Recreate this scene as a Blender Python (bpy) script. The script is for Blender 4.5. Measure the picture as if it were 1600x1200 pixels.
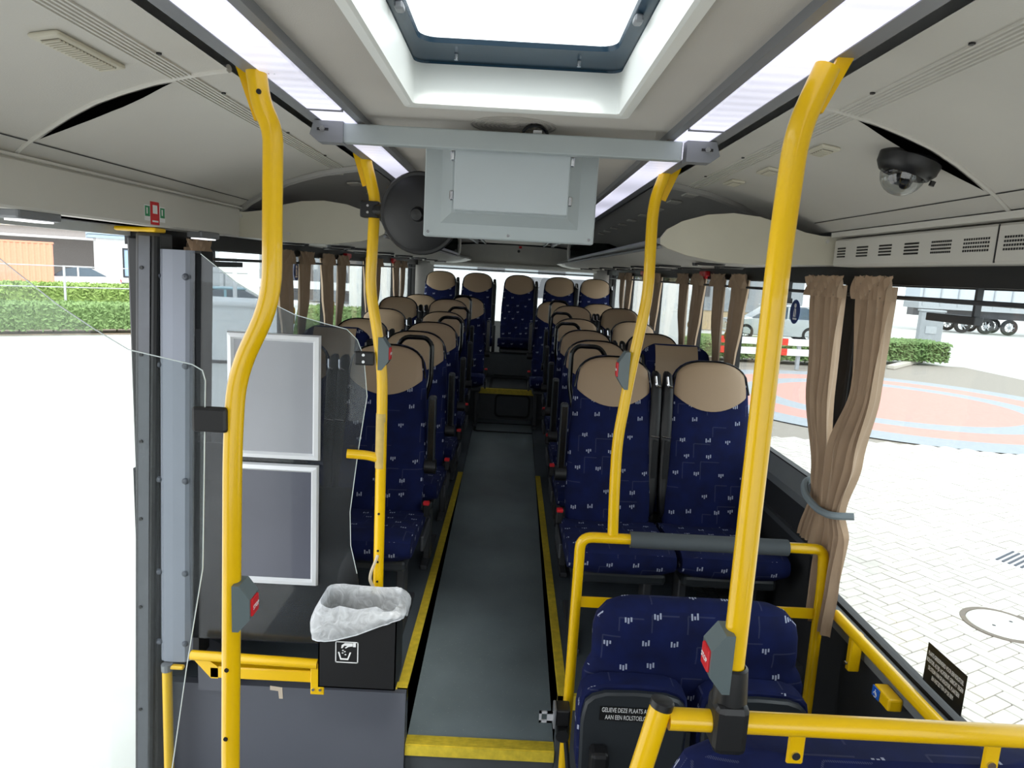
import bpy, bmesh, math, random
from math import sin, cos, pi, radians, sqrt, atan2
from mathutils import Vector, Matrix
random.seed(7)
for o in list(bpy.data.objects): bpy.data.objects.remove(o)
S = bpy.context.scene
COL = S.collection

# ---------------------------------------------------------------- camera, sky, exposure
def set_camera():
    p, r, y = radians(9.3), radians(3.1), radians(.3)
    F = Vector((sin(y)*cos(p), cos(y)*cos(p), -sin(p)))
    R0 = Vector((cos(y), -sin(y), 0)); D0 = F.cross(R0)
    X = cos(r)*R0 - sin(r)*D0; D = sin(r)*R0 + cos(r)*D0
    cd = bpy.data.cameras.new('camera'); co = bpy.data.objects.new('camera', cd); COL.objects.link(co)
    cd.sensor_width = 36; cd.lens = 1070*36/1600; cd.clip_start = .02; cd.clip_end = 400
    M = Matrix(((X.x, -D.x, -F.x, 0), (X.y, -D.y, -F.y, 0), (X.z, -D.z, -F.z, 1.55), (0, 0, 0, 1)))
    co.matrix_world = M; S.camera = co
set_camera()
W = bpy.data.worlds.new('overcast_sky'); S.world = W; W.use_nodes = True
wn = W.node_tree.nodes; bg = wn['Background']
bg.inputs[0].default_value = (.93, .97, 1, 1); bg.inputs[1].default_value = 2.95
sd = bpy.data.lights.new('facade_fill_sun', 'SUN'); so = bpy.data.objects.new('facade_fill_sun', sd); COL.objects.link(so)
sd.energy = 2.0; sd.angle = radians(12); sd.color = (1, .97, .92)  # sun lamp added to brighten the facades under an overcast sky
so.rotation_euler = (radians(42), 0, radians(10))
S.view_settings.view_transform = 'Standard'; S.view_settings.look = 'None'
S.view_settings.gamma = 1; S.view_settings.use_curve_mapping = False
S.view_settings.exposure = 0.0

# ---------------------------------------------------------------- helpers
def lin(c): return tuple(((v/255)/12.92 if v/255 <= .04045 else ((v/255+.055)/1.055)**2.4) for v in c)
MATS = {}
def mat(name, rgb=(128,128,128), rough=.5, metal=0, var=.06, scale=12, bump=.0, bscale=60, spec=.5, emit=None, estr=0, sheen=0, coat=0):
    if name in MATS: return MATS[name]
    m = bpy.data.materials.new(name); m.use_nodes = True; MATS[name] = m
    n, l = m.node_tree.nodes, m.node_tree.links
    b = n['Principled BSDF']; c = lin(rgb)
    b.inputs['Roughness'].default_value = rough; b.inputs['Metallic'].default_value = metal
    b.inputs['Specular IOR Level'].default_value = spec
    b.inputs['Sheen Weight'].default_value = sheen; b.inputs['Coat Weight'].default_value = coat
    tc = n.new('ShaderNodeTexCoord'); nz = n.new('ShaderNodeTexNoise'); nz.inputs['Scale'].default_value = scale; nz.inputs['Detail'].default_value = 5
    l.new(tc.outputs['Object'], nz.inputs['Vector'])
    mx = n.new('ShaderNodeMix'); mx.data_type = 'RGBA'
    l.new(nz.outputs['Fac'], mx.inputs['Factor'])
    mx.inputs['A'].default_value = tuple(max(0, v*(1-var*2)) for v in c)+(1,)
    mx.inputs['B'].default_value = tuple(min(1, v*(1+var*2)) for v in c)+(1,)
    l.new(mx.outputs['Result'], b.inputs['Base Color'])
    if bump:
        n2 = n.new('ShaderNodeTexNoise'); n2.inputs['Scale'].default_value = bscale; l.new(tc.outputs['Object'], n2.inputs['Vector'])
        bp = n.new('ShaderNodeBump'); bp.inputs['Strength'].default_value = bump; bp.inputs['Distance'].default_value = .002
        l.new(n2.outputs['Fac'], bp.inputs['Height']); l.new(bp.outputs['Normal'], b.inputs['Normal'])
    if emit:
        b.inputs['Emission Color'].default_value = lin(emit)+(1,); b.inputs['Emission Strength'].default_value = estr
    return m
def glass(name, tint=(235,240,240), refl=.06, haze=0, hazec=(220,225,230)):
    if name in MATS: return MATS[name]
    m = bpy.data.materials.new(name); m.use_nodes = True; MATS[name] = m
    n, l = m.node_tree.nodes, m.node_tree.links
    n.remove(n['Principled BSDF']); out = n['Material Output']
    t = n.new('ShaderNodeBsdfTransparent'); t.inputs[0].default_value = lin(tint)+(1,)
    g = n.new('ShaderNodeBsdfGlossy'); g.inputs['Roughness'].default_value = .03
    lw = n.new('ShaderNodeLayerWeight'); lw.inputs['Blend'].default_value = .5
    pw = n.new('ShaderNodeMath'); pw.operation = 'POWER'; pw.inputs[1].default_value = 5; l.new(lw.outputs['Facing'], pw.inputs[0])
    fr = n.new('ShaderNodeMath'); fr.operation = 'MULTIPLY_ADD'; fr.inputs[1].default_value = .8; fr.inputs[2].default_value = refl*.6; l.new(pw.outputs[0], fr.inputs[0])
    cur = t.outputs[0]
    if haze:
        d = n.new('ShaderNodeBsdfDiffuse'); d.inputs[0].default_value = lin(hazec)+(1,)
        tc = n.new('ShaderNodeTexCoord'); nz = n.new('ShaderNodeTexNoise'); nz.inputs['Scale'].default_value = 4; nz.inputs['Detail'].default_value = 6
        l.new(tc.outputs['Object'], nz.inputs['Vector'])
        mm = n.new('ShaderNodeMath'); mm.operation = 'MULTIPLY'; mm.inputs[1].default_value = haze*2; l.new(nz.outputs['Fac'], mm.inputs[0])
        x = n.new('ShaderNodeMixShader'); l.new(mm.outputs[0], x.inputs[0]); l.new(cur, x.inputs[1]); l.new(d.outputs[0], x.inputs[2]); cur = x.outputs[0]
    x = n.new('ShaderNodeMixShader'); l.new(fr.outputs[0], x.inputs[0]); l.new(cur, x.inputs[1]); l.new(g.outputs[0], x.inputs[2])
    l.new(x.outputs[0], out.inputs['Surface'])
    return m
class MB:
    def __init__(s): s.v = []; s.f = []
    def add(s, v, f):
        k = len(s.v); s.v += [tuple(a) for a in v]; s.f += [tuple(i+k for i in q) for q in f]; return s
    def box(s, x0, x1, y0, y1, z0, z1, M=None):
        v = [Vector((x, y, z)) for z in (z0, z1) for y in (y0, y1) for x in (x0, x1)]
        if M: v = [M @ a for a in v]
        return s.add(v, [(0,2,3,1), (4,5,7,6), (0,1,5,4), (2,6,7,3), (0,4,6,2), (1,3,7,5)])
    def rbox(s, x0, x1, y0, y1, z0, z1, r=.01, seg=2, M=None):
        bm = bmesh.new(); bmesh.ops.create_cube(bm, size=1)
        for v in bm.verts: v.co = Vector(((x0+x1)/2+v.co.x*(x1-x0), (y0+y1)/2+v.co.y*(y1-y0), (z0+z1)/2+v.co.z*(z1-z0)))
        r = min(r, .49*min(x1-x0, y1-y0, z1-z0))
        bmesh.ops.bevel(bm, geom=bm.edges[:], offset=r, segments=seg, profile=.5, affect='EDGES')
        bm.verts.index_update()
        v = [(M @ a.co) if M else a.co.copy() for a in bm.verts]; f = [[a.index for a in q.verts] for q in bm.faces]; bm.free()
        return s.add(v, f)
    def tube(s, pts, r, n=12, cap=True):
        pts = [Vector(p) for p in pts]; rr = r if isinstance(r, (list, tuple)) else [r]*len(pts)
        k = len(pts); tang = []
        for i in range(k):
            a = pts[max(0, i-1)]; b = pts[min(k-1, i+1)]; tang.append((b-a).normalized())
        up = Vector((0, 0, 1)) if abs(tang[0].z) < .9 else Vector((1, 0, 0))
        nrm = tang[0].cross(up).normalized(); v = []; f = []
        for i in range(k):
            nrm = (nrm-tang[i]*nrm.dot(tang[i])).normalized(); bn = tang[i].cross(nrm)
            for j in range(n):
                a = 2*pi*j/n; v.append(pts[i]+(nrm*cos(a)+bn*sin(a))*rr[i])
        for i in range(k-1):
            for j in range(n):
                f.append((i*n+j, i*n+(j+1) % n, (i+1)*n+(j+1) % n, (i+1)*n+j))
        if cap: f.append(tuple(range(n))[::-1]); f.append(tuple((k-1)*n+j for j in range(n)))
        return s.add(v, f)
    def cyl(s, a, b, r, n=16): return s.tube([a, b], r, n)
    def prism(s, poly, d, M=None):   # poly in local xz (x, z) extruded along y by d (y0,y1)
        n = len(poly); v = [Vector((x, d[0], z)) for x, z in poly]+[Vector((x, d[1], z)) for x, z in poly]
        if M: v = [M @ a for a in v]
        f = [tuple(range(n)), tuple(range(2*n-1, n-1, -1))]+[(i, i+n, (i+1) % n+n, (i+1) % n) for i in range(n)]
        return s.add(v, f)
    def grid(s, rows, close=False):
        nr, nc = len(rows), len(rows[0]); v = [p for r in rows for p in r]
        f = [(i*nc+j, i*nc+(j+1) % nc, (i+1)*nc+(j+1) % nc, (i+1)*nc+j) for i in range(nr-1) for j in range(nc if close else nc-1)]
        return s.add(v, f)
    def lathe(s, prof, M, n=24):   # prof (r, h) about local z
        rows = [[M @ Vector((r*cos(2*pi*j/n), r*sin(2*pi*j/n), h)) for j in range(n)] for r, h in prof]
        return s.grid(rows, True)
    def build(s, name, m, parent=None, smooth=False, uv=False, sharp=35, recalc=True):
        me = bpy.data.meshes.new(name); me.from_pydata(s.v, [], s.f)
        if recalc:
            bm = bmesh.new(); bm.from_mesh(me); bmesh.ops.recalc_face_normals(bm, faces=bm.faces[:])
            bm.to_mesh(me); bm.free()
        if uv:
            ul = me.uv_layers.new(name='uv'); 
            for p in me.polygons:
                nx, ny, nz = abs(p.normal.x), abs(p.normal.y), abs(p.normal.z)
                for li in p.loop_indices:
                    c = me.vertices[me.loops[li].vertex_index].co
                    ul.data[li].uv = (c.x, c.y) if nz > .7 else ((c.x, c.z) if ny > .45 else (c.y, c.z))
        if smooth:
            me.polygons.foreach_set('use_smooth', [True]*len(me.polygons))
            me.set_sharp_from_angle(angle=radians(sharp))
        me.materials.append(m)
        o = bpy.data.objects.new(name, me); COL.objects.link(o)
        if parent: o.parent = parent
        return o
def empty(name, loc=(0, 0, 0), rz=0, parent=None):
    o = bpy.data.objects.new(name, None); COL.objects.link(o); o.location = loc; o.rotation_euler.z = rz; o.empty_display_size = .1
    if parent: o.parent = parent
    return o
def tag(o, label=None, cat=None, group=None, kind=None):
    if label: o['label'] = label
    if cat: o['category'] = cat
    if group: o['group'] = group
    if kind: o['kind'] = kind
    return o
def struct(o): o['kind'] = 'structure'; return o
def dup(o, loc=None, mirror=False):
    c = o.copy(); COL.objects.link(c)
    if loc: c.location = loc
    for ch in o.children:
        d = ch.copy(); COL.objects.link(d); d.parent = c
        for g in ch.children:
            e = g.copy(); COL.objects.link(e); e.parent = d
    return c
def text(s, size, name, m, M, parent=None, sx=1, extrude=.0003, align='CENTER', spacing=1.0):
    cu = bpy.data.curves.new(name, 'FONT'); cu.body = s; cu.size = size; cu.align_x = align; cu.align_y = 'CENTER'
    cu.extrude = extrude; cu.space_character = spacing; cu.space_line = 1.15
    t = bpy.data.objects.new(name, cu); COL.objects.link(t)
    me = bpy.data.meshes.new_from_object(t.evaluated_get(bpy.context.evaluated_depsgraph_get()))
    bpy.data.objects.remove(t); me.materials.clear(); me.materials.append(m)
    me.transform(M @ Matrix.Diagonal((sx, 1, 1, 1)))
    o = bpy.data.objects.new(name, me); COL.objects.link(o)
    if parent: o.parent = parent
    return o
def fillet(pts, r=.05, n=6):
    pts = [Vector(p) for p in pts]; out = [pts[0]]
    for i in range(1, len(pts)-1):
        a, b, c = pts[i-1], pts[i], pts[i+1]; d1 = (a-b); d2 = (c-b); q = min(r, d1.length*.45, d2.length*.45)
        p1 = b+d1.normalized()*q; p2 = b+d2.normalized()*q
        for k in range(n+1):
            t = k/n; out.append(p1*(1-t)**2+b*2*t*(1-t)+p2*t*t)
    out.append(pts[-1]); return out
FRONT = Matrix(((1,0,0,0),(0,0,-1,0),(0,1,0,0),(0,0,0,1)))   # text/xy plane -> facing -y (x right, z up)

# ---------------------------------------------------------------- materials
yellow = mat('yellow_paint', (238,190,0), .28, var=.05, scale=5, coat=.3)
yellow_worn = mat('worn_yellow_strip', (222,196,58), .55, var=.18, scale=40)
black = mat('black_plastic', (20,20,22), .42)
blackgloss = mat('black_gloss', (12,12,14), .18)
chrome = mat('chrome', (205,205,208), .2, 1)
dark_rubber = mat('black_rubber', (24,25,27), .7)
coverm = mat('light_grey_trim', (204,201,193), .55, var=.03, scale=3, bump=.15, bscale=300)
creamm = mat('cream_plastic', (205,200,182), .5, var=.02)
ceilm = mat('ceiling_fabric', (198,193,186), .9, var=.04, scale=3, bump=.3, bscale=400)
graycove = mat('dark_grey_cove', (166,164,160), .85, var=.04, scale=4, bump=.2, bscale=300)
railgrey = mat('grey_anodised', (132,134,138), .45, .3, var=.03)
beamgrey = mat('silver_grey_paint', (172,180,182), .45, .1, var=.04, scale=5)
wallblack = mat('black_wall_lining', (40,41,44), .7, var=.06, bump=.2, bscale=200)
winblack = mat('window_surround_black', (26,26,28), .55)
sillgrey = mat('grey_sill', (108,112,115), .6, var=.05)
panelblue = mat('blue_grey_panel', (90,93,102), .5, var=.04, scale=3)
tan = mat('tan_leather', (172,146,118), .5, var=.03, scale=3, bump=.25, bscale=250)
shell = mat('charcoal_seat_shell', (44,48,52), .35, var=.03)
frame_grey = mat('seat_frame_grey', (60,62,66), .5)
white = mat('white_print', (235,235,235), .6, var=.01)
red = mat('red_plastic', (205,25,35), .4, emit=(200,20,30), estr=.0)
curtainm = mat('tan_curtain', (176,150,124), .9, var=.05, scale=20, bump=.3, bscale=500, sheen=.2)
winglass = glass('window_glass', (238,242,242))
tintglass = glass('partition_glass', (205,208,212), haze=.03)
clearpanel = glass('clear_screen', (246,249,248), haze=.02)

def floor_mat(name, rgb, speck=True):
    m = mat(name, rgb, .5, var=.12, scale=5, bump=.3, bscale=250, spec=.45); n, l = m.node_tree.nodes, m.node_tree.links
    if speck:
        b = n['Principled BSDF']; src = b.inputs['Base Color'].links[0].from_socket
        tc = n.new('ShaderNodeTexCoord'); vo = n.new('ShaderNodeTexVoronoi'); vo.inputs['Scale'].default_value = 90; l.new(tc.outputs['Object'], vo.inputs['Vector'])
        lt = n.new('ShaderNodeMath'); lt.operation = 'LESS_THAN'; lt.inputs[1].default_value = .16; l.new(vo.outputs['Distance'], lt.inputs[0])
        wn_ = n.new('ShaderNodeTexNoise'); wn_.inputs['Scale'].default_value = 60; l.new(tc.outputs['Object'], wn_.inputs['Vector'])
        gt = n.new('ShaderNodeMath'); gt.operation = 'GREATER_THAN'; gt.inputs[1].default_value = .56; l.new(wn_.outputs['Fac'], gt.inputs[0])
        mu = n.new('ShaderNodeMath'); mu.operation = 'MULTIPLY'; l.new(lt.outputs[0], mu.inputs[0]); l.new(gt.outputs[0], mu.inputs[1])
        mx = n.new('ShaderNodeMix'); mx.data_type = 'RGBA'; l.new(mu.outputs[0], mx.inputs['Factor']); l.new(src, mx.inputs['A']); mx.inputs['B'].default_value = (.35, .4, .4, 1)
        l.new(mx.outputs['Result'], b.inputs['Base Color'])
        n3 = n.new('ShaderNodeTexNoise'); n3.inputs['Scale'].default_value = 3.5; n3.inputs['Detail'].default_value = 8; l.new(tc.outputs['Object'], n3.inputs['Vector'])
        mr = n.new('ShaderNodeMapRange'); mr.inputs['To Min'].default_value = .28; mr.inputs['To Max'].default_value = .5; l.new(n3.outputs['Fac'], mr.inputs['Value']); l.new(mr.outputs[0], b.inputs['Roughness'])
    return m
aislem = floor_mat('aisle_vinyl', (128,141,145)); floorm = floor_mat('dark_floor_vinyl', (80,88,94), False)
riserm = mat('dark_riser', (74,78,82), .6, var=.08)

def fabric():
    m = bpy.data.materials.new('navy_seat_fabric'); m.use_nodes = True; n, l = m.node_tree.nodes, m.node_tree.links
    b = n['Principled BSDF']; b.inputs['Roughness'].default_value = .85; b.inputs['Sheen Weight'].default_value = .0; b.inputs['Specular IOR Level'].default_value = .25
    def M(op, a, c=None, d=None):
        q = n.new('ShaderNodeMath'); q.operation = op
        for i, v in enumerate((a, c, d)):
            if v is None: continue
            if isinstance(v, (int, float)): q.inputs[i].default_value = v
            else: l.new(v, q.inputs[i])
        return q.outputs[0]
    uv = n.new('ShaderNodeUVMap'); uv.uv_map = 'uv'; sp = n.new('ShaderNodeSeparateXYZ'); l.new(uv.outputs[0], sp.inputs[0])
    def layer(cx, cy, seed):
        u = M('DIVIDE', sp.outputs[0], cx); v = M('DIVIDE', sp.outputs[1], cy); row = M('FLOOR', v)
        u2 = M('ADD', u, M('MULTIPLY', row, .37)); cl = M('FLOOR', u2); fu = M('SUBTRACT', u2, cl); fv = M('SUBTRACT', v, row)
        cb = n.new('ShaderNodeCombineXYZ'); l.new(cl, cb.inputs[0]); l.new(row, cb.inputs[1]); cb.inputs[2].default_value = seed
        w = n.new('ShaderNodeTexWhiteNoise'); w.noise_dimensions = '3D'; l.new(cb.outputs[0], w.inputs['Vector'])
        s2 = n.new('ShaderNodeSeparateColor'); l.new(w.outputs['Color'], s2.inputs[0])
        return fu, fv, s2.outputs
    fu, fv, r = layer(.098, .080, 1.3)
    x = M('SUBTRACT', fu, M('ADD', .3, M('MULTIPLY', r[0], .4))); y = M('SUBTRACT', fv, M('ADD', .35, M('MULTIPLY', r[1], .3)))
    inx = M('LESS_THAN', M('ABSOLUTE', x), .135)
    xs = M('DIVIDE', M('ADD', x, .135), .09); tick = M('LESS_THAN', M('FRACT', xs), .6); idx = M('FLOOR', xs)
    hh = M('ADD', .05, M('MULTIPLY', M('ABSOLUTE', M('SINE', M('ADD', M('MULTIPLY', idx, 1.7), M('MULTIPLY', r[0], 9)))), .06))
    iny = M('LESS_THAN', M('ABSOLUTE', M('ADD', y, M('MULTIPLY', M('SINE', M('MULTIPLY', idx, 2.1)), .03))), hh); gap = M('GREATER_THAN', r[2], .1)
    mot = M('MULTIPLY', M('MULTIPLY', inx, tick), M('MULTIPLY', M('MULTIPLY', iny, gap), M('GREATER_THAN', r[2], .22)))
    fu, fv, r = layer(.11, .095, 5.1)
    lx = M('ADD', .15, M('MULTIPLY', r[0], .5)); ly = M('ADD', .4, M('MULTIPLY', r[1], .45))
    vx = M('MULTIPLY', M('LESS_THAN', M('ABSOLUTE', M('SUBTRACT', fu, lx)), .02), M('LESS_THAN', fv, ly))
    vy = M('MULTIPLY', M('LESS_THAN', M('ABSOLUTE', M('SUBTRACT', fv, ly)), .022), M('GREATER_THAN', fu, lx))
    dot = M('LESS_THAN', M('FRACT', M('MULTIPLY', M('ADD', sp.outputs[0], sp.outputs[1]), 260)), .5)
    ln = M('MULTIPLY', M('MULTIPLY', M('MAXIMUM', vx, vy), M('GREATER_THAN', r[2], .35)), M('MULTIPLY', dot, .075))
    nz = n.new('ShaderNodeTexNoise'); nz.inputs['Scale'].default_value = 14; l.new(uv.outputs[0], nz.inputs['Vector'])
    base = n.new('ShaderNodeMix'); base.data_type = 'RGBA'; base.inputs['A'].default_value = lin((7,12,40))+(1,); base.inputs['B'].default_value = lin((12,27,84))+(1,); l.new(nz.outputs['Fac'], base.inputs['Factor'])
    mx = n.new('ShaderNodeMix'); mx.data_type = 'RGBA'; l.new(M('MAXIMUM', M('MULTIPLY', mot, .6), ln), mx.inputs['Factor']); l.new(base.outputs['Result'], mx.inputs['A']); mx.inputs['B'].default_value = lin((205,212,235))+(1,)
    l.new(mx.outputs['Result'], b.inputs['Base Color'])
    n2 = n.new('ShaderNodeTexNoise'); n2.inputs['Scale'].default_value = 700; l.new(uv.outputs[0], n2.inputs['Vector'])
    bp = n.new('ShaderNodeBump'); bp.inputs['Strength'].default_value = .25; bp.inputs['Distance'].default_value = .001; l.new(n2.outputs['Fac'], bp.inputs['Height']); l.new(bp.outputs[0], b.inputs['Normal'])
    return m
fab = fabric()

XL, XR = -1.25, 1.2
CX = -.014
# ---------------------------------------------------------------- outside ground and paving
ground_m = mat('pale_asphalt', (196,196,192), .9, var=.06, scale=3, bump=.3, bscale=40)
g = MB().add([(-120,-60,-.935), (120,-60,-.935), (120,160,-.935), (-120,160,-.935)], [(0,1,2,3)]).build('street_ground', ground_m)
struct(g)
def paving_mat():
    m = mat('concrete_paver', (206,200,192), .9, var=.08, scale=8)
    n, l = m.node_tree.nodes, m.node_tree.links; b = n['Principled BSDF']; src = b.inputs['Base Color'].links[0].from_socket
    oi = n.new('ShaderNodeNewGeometry'); hs = n.new('ShaderNodeHueSaturation'); mr = n.new('ShaderNodeMapRange'); mr.inputs['To Min'].default_value = .86; mr.inputs['To Max'].default_value = 1.06
    l.new(oi.outputs['Random Per Island'], mr.inputs['Value']); l.new(mr.outputs[0], hs.inputs['Value']); l.new(src, hs.inputs['Color']); l.new(hs.outputs[0], b.inputs['Base Color'])
    return m
pav = paving_mat(); redpav = mat('red_paver', (200,150,140), .9, var=.08); greypav = mat('grey_paver', (158,164,170), .9, var=.08)
joint = mat('paving_joint_sand', (150,143,134), .95)
base = struct(MB().box(1.5, 16, -2, 24, -.934, -.922).build('forecourt_paving', joint))
Wb = .105; rot = Matrix.Rotation(radians(28), 4, 'Z'); bricks = []
inv = rot.inverted(); CC = (8.7, 15.4)
cs = [inv @ Vector(c+(0,)) for c in ((1.6,1.2), (10,1.2), (1.6,11), (10,11))]
a0 = int(min(c.x for c in cs)/Wb)-1; a1 = int(max(c.x for c in cs)/Wb)+1; b0 = int(min(c.y for c in cs)/Wb)-1; b1 = int(max(c.y for c in cs)/Wb)+1
for i in range(a0, a1):
    for j in range(b0, b1):
        c = (i-j) % 4
        if c == 0: x0, x1, y0, y1 = i, i+2, j, j+1
        elif c == 3: x0, x1, y0, y1 = i, i+1, j, j+2
        else: continue
        ctr = rot @ Vector(((x0+x1)/2*Wb, (y0+y1)/2*Wb, 0))
        if 1.6 < ctr.x < 9 and 1.5 < ctr.y < 11 and math.hypot(ctr.x-CC[0], ctr.y-CC[1]) > 4.75:
            bricks.append((math.hypot(ctr.x, ctr.y), ctr, c, (x0, x1, y0, y1)))
# the pavers that show nearest in the window are single objects
def seen(c):
    return c.x > .45*c.y and c.y > 2.2
vis = sorted([q for q in bricks if seen(q[1]) and math.hypot(q[1].x-3.85, q[1].y-4.86) > .3], key=lambda q: abs(q[1].x/max(.1, q[1].y)-.66)*3+q[0])[:300]
vid = set(id(q) for q in vis)
bmv = MB().rbox(-Wb+.0035, Wb-.0035, -Wb/2+.0035, Wb/2-.0035, -.03, 0, .004, 1).build('brick', pav, base, smooth=False)
bme = bmv.data; first = True
for q in vis:
    o = bmv if first else bmv.copy()
    if not first: COL.objects.link(o)
    first = False
    o.location = (q[1].x, q[1].y, -.9+random.uniform(-.002, .002)); o.rotation_euler = (0, 0, radians(28)+(pi/2 if q[2] == 3 else 0)+random.uniform(-.01, .01))
rest = MB()
for q in bricks:
    if id(q) in vid or math.hypot(q[1].x-3.85, q[1].y-4.86) < .2: continue
    x0, x1, y0, y1 = [w*Wb for w in q[3]]; e = .0035; z = -.9+random.uniform(-.002, .002)
    v = [rot @ Vector(p) for p in ((x0+e,y0+e,-.93), (x1-e,y0+e,-.93), (x1-e,y1-e,-.93), (x0+e,y1-e,-.93), (x0+e,y0+e,z), (x1-e,y0+e,z), (x1-e,y1-e,z), (x0+e,y1-e,z))]
    rest.add(v, [(4,5,6,7), (0,1,5,4), (1,2,6,5), (2,3,7,6), (3,0,4,7)])
tag(rest.build('paver_field', pav, base, recalc=False), kind='stuff')
def disc(name, r0, r1, m, z):
    mb = MB(); n = 72; R = [r0, r1] if r0 else [0.001, r1]
    mb.grid([[Vector((CC[0]+r*cos(2*pi*k/n), CC[1]+r*sin(2*pi*k/n), z)) for k in range(n)] for r in R], True)
    return mb.build(name, m, base)
disc('grey_ring', 4.0, 4.75, greypav, -.9); disc('red_ring', 3.2, 4.0, redpav, -.9); disc('grey_ring', 2.6, 3.2, greypav, -.9); disc('red_disc', 0, 2.6, redpav, -.9)
mh = empty('manhole_cover', (3.85, 4.86, -.9)); tag(mh, 'round pale manhole cover in the brick paving outside the front right window', 'manhole cover')
MB().lathe([(.001,.012), (.22,.012), (.235,.0), (.235,-.02)], Matrix(), 32).build('lid', mat('manhole_concrete', (222,220,212), .8), mh, True)
MB().lathe([(.237,.0), (.237,.006), (.275,.006), (.285,-.02)], Matrix(), 32).build('rim', mat('manhole_rim', (120,110,100), .8), mh, True)
mb = MB()
for s_ in (-.09, .09): mb.lathe([(.001,.0132), (.014,.0132)], Matrix.Translation((s_, s_*.4, 0)), 10)
mb.build('lifting_hole', black, mh)
dr = empty('drain_grate', (4.95, 6.15, -.9)); dr.rotation_euler.z = radians(35); tag(dr, 'dark slotted drain grate in the paving at the right edge', 'drain')
for k in range(8): MB().box(-.2, .2, -.02, .0, 0, .012).build('bar', mat('cast_iron', (70,74,84), .6), dr).location = (0, k*.05-.2, 0)
MB().box(-.23, .23, -.24, .2, -.02, .003).build('frame', white, dr)

# ---------------------------------------------------------------- hedges, fence, buildings on the left
leafm = mat('hedge_leaves', (120,148,92), .8, var=.35, scale=14); leafm2 = mat('shrub_leaves', (140,166,92), .8, var=.4, scale=9)
leafdark = mat('tree_leaves', (66,84,62), .85, var=.4, scale=4)
def foliage(name, c, size, m, n, leaf=.09, rz=0, seed=1, parent=None, ellipsoid=False):
    random.seed(seed); mb = MB(); sx, sy, sz = size
    # rough core
    if ellipsoid:
        mb.lathe([(.01, sz*.45), (sx*.3, sz*.36), (sx*.42, 0), (sx*.3, -sz*.36), (.01, -sz*.45)], Matrix(), 10)
    else: mb.rbox(-sx/2*.94, sx/2*.94, -sy/2*.9, sy/2*.9, -sz/2, sz/2*.92, min(sz, sy)*.2, 2)
    for i in range(n):
        if ellipsoid:
            th = random.uniform(0, 2*pi); ph = math.acos(random.uniform(-1, 1)); k = random.uniform(.85, 1.05)
            p = Vector((sx/2*sin(ph)*cos(th)*k, sy/2*sin(ph)*sin(th)*k, sz/2*cos(ph)*k))
        else:
            f = random.random()
            p = Vector((random.uniform(-.5, .5)*sx, random.uniform(-.5, .5)*sy, random.uniform(-.5, .5)*sz))
            if f < .45: p.z = sz/2*random.uniform(.9, 1.06)
            elif f < .75: p.y = -sy/2*random.uniform(.9, 1.05)
            elif f < .88: p.x = -sx/2*random.uniform(.98, 1.02)
            else: p.x = sx/2*random.uniform(.98, 1.02)
        a = Vector((random.gauss(0,1), random.gauss(0,1), random.gauss(0,1))).normalized(); b_ = a.orthogonal().normalized(); w = leaf*random.uniform(.6, 1.3)
        mb.add([p-a*w, p+b_*w*.45, p+a*w, p-b_*w*.45], [(0,1,2,3)])
    o = mb.build(name, m, parent, recalc=False); o.location = c; o.rotation_euler.z = rz; return o
def shrub(name, label, cat, c, size, m, n, leaf, rz, seed, group=None):
    r_ = empty(name, (c[0], c[1], -.9), rz); tag(r_, label, cat, group)
    foliage('foliage', (0, 0, size[2]/2+.12), size, m, n, leaf, 0, seed, r_)
    mb = MB(); random.seed(seed)
    for k in range(max(3, int(size[0]/.8))):
        x = -size[0]/2+(k+.5)*size[0]/max(3, int(size[0]/.8)); mb.tube([(x, 0, 0), (x+.05, .02, .3)], .025, 5)
    mb.build('stem', mat('bark', (96,78,62), .9), r_); return r_
hr = atan2(2.1, 2.5)
shrub('clipped_hedge', 'low clipped green hedge along the road, nearest the door opening', 'hedge', (-14.6, 18.9), (10.5, 1.3, .72), leafm, 9000, .075, hr*.95, 3)
shrub('clipped_hedge', 'short pale green hedge end behind the white skip', 'hedge', (-6.2, 21.6), (3.6, 1.2, .9), leafm, 2500, .075, .25, 4)
shrub('loose_hedge', 'taller yellow green hedge behind the wire fence', 'hedge', (-20.5, 27.6), (17, 1.4, .82), leafm2, 9000, .12, hr*.9, 5)
struct(MB().box(-9, 9, -2.2, 2.2, -.01, .02).build('hedge_bed', mat('bare_soil', (168,150,132), .95))).matrix_world = Matrix.Translation((-15.2, 20.6, -.92)) @ Matrix.Rotation(hr*.93, 4, 'Z')
fe = empty('wire_fence', (-20.2, 25.6, -.9), hr*.9); tag(fe, 'thin grey wire fence with posts between the two hedges', 'fence')
galv = mat('galvanised', (170,174,178), .5, .3)
for k in range(7): MB().tube([(-9+k*3, 0, 0), (-9+k*3, 0, 1.75)], .045, 8).build('post', galv, fe)
for z in (.9, 1.72): MB().tube([(-10, 0, z), (10, 0, z)], .02, 5).build('wire', galv, fe)
orange = mat('faded_orange_steel', (226,150,122), .7, var=.05); offw = mat('off_white_render', (226,228,228), .8); bluegrey = mat('pale_blue_cladding', (150,170,186), .7)
darkg = mat('dark_grey_opening', (88,88,92), .7); greyb = mat('grey_wall', (150,154,158), .8, var=.08)
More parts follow.
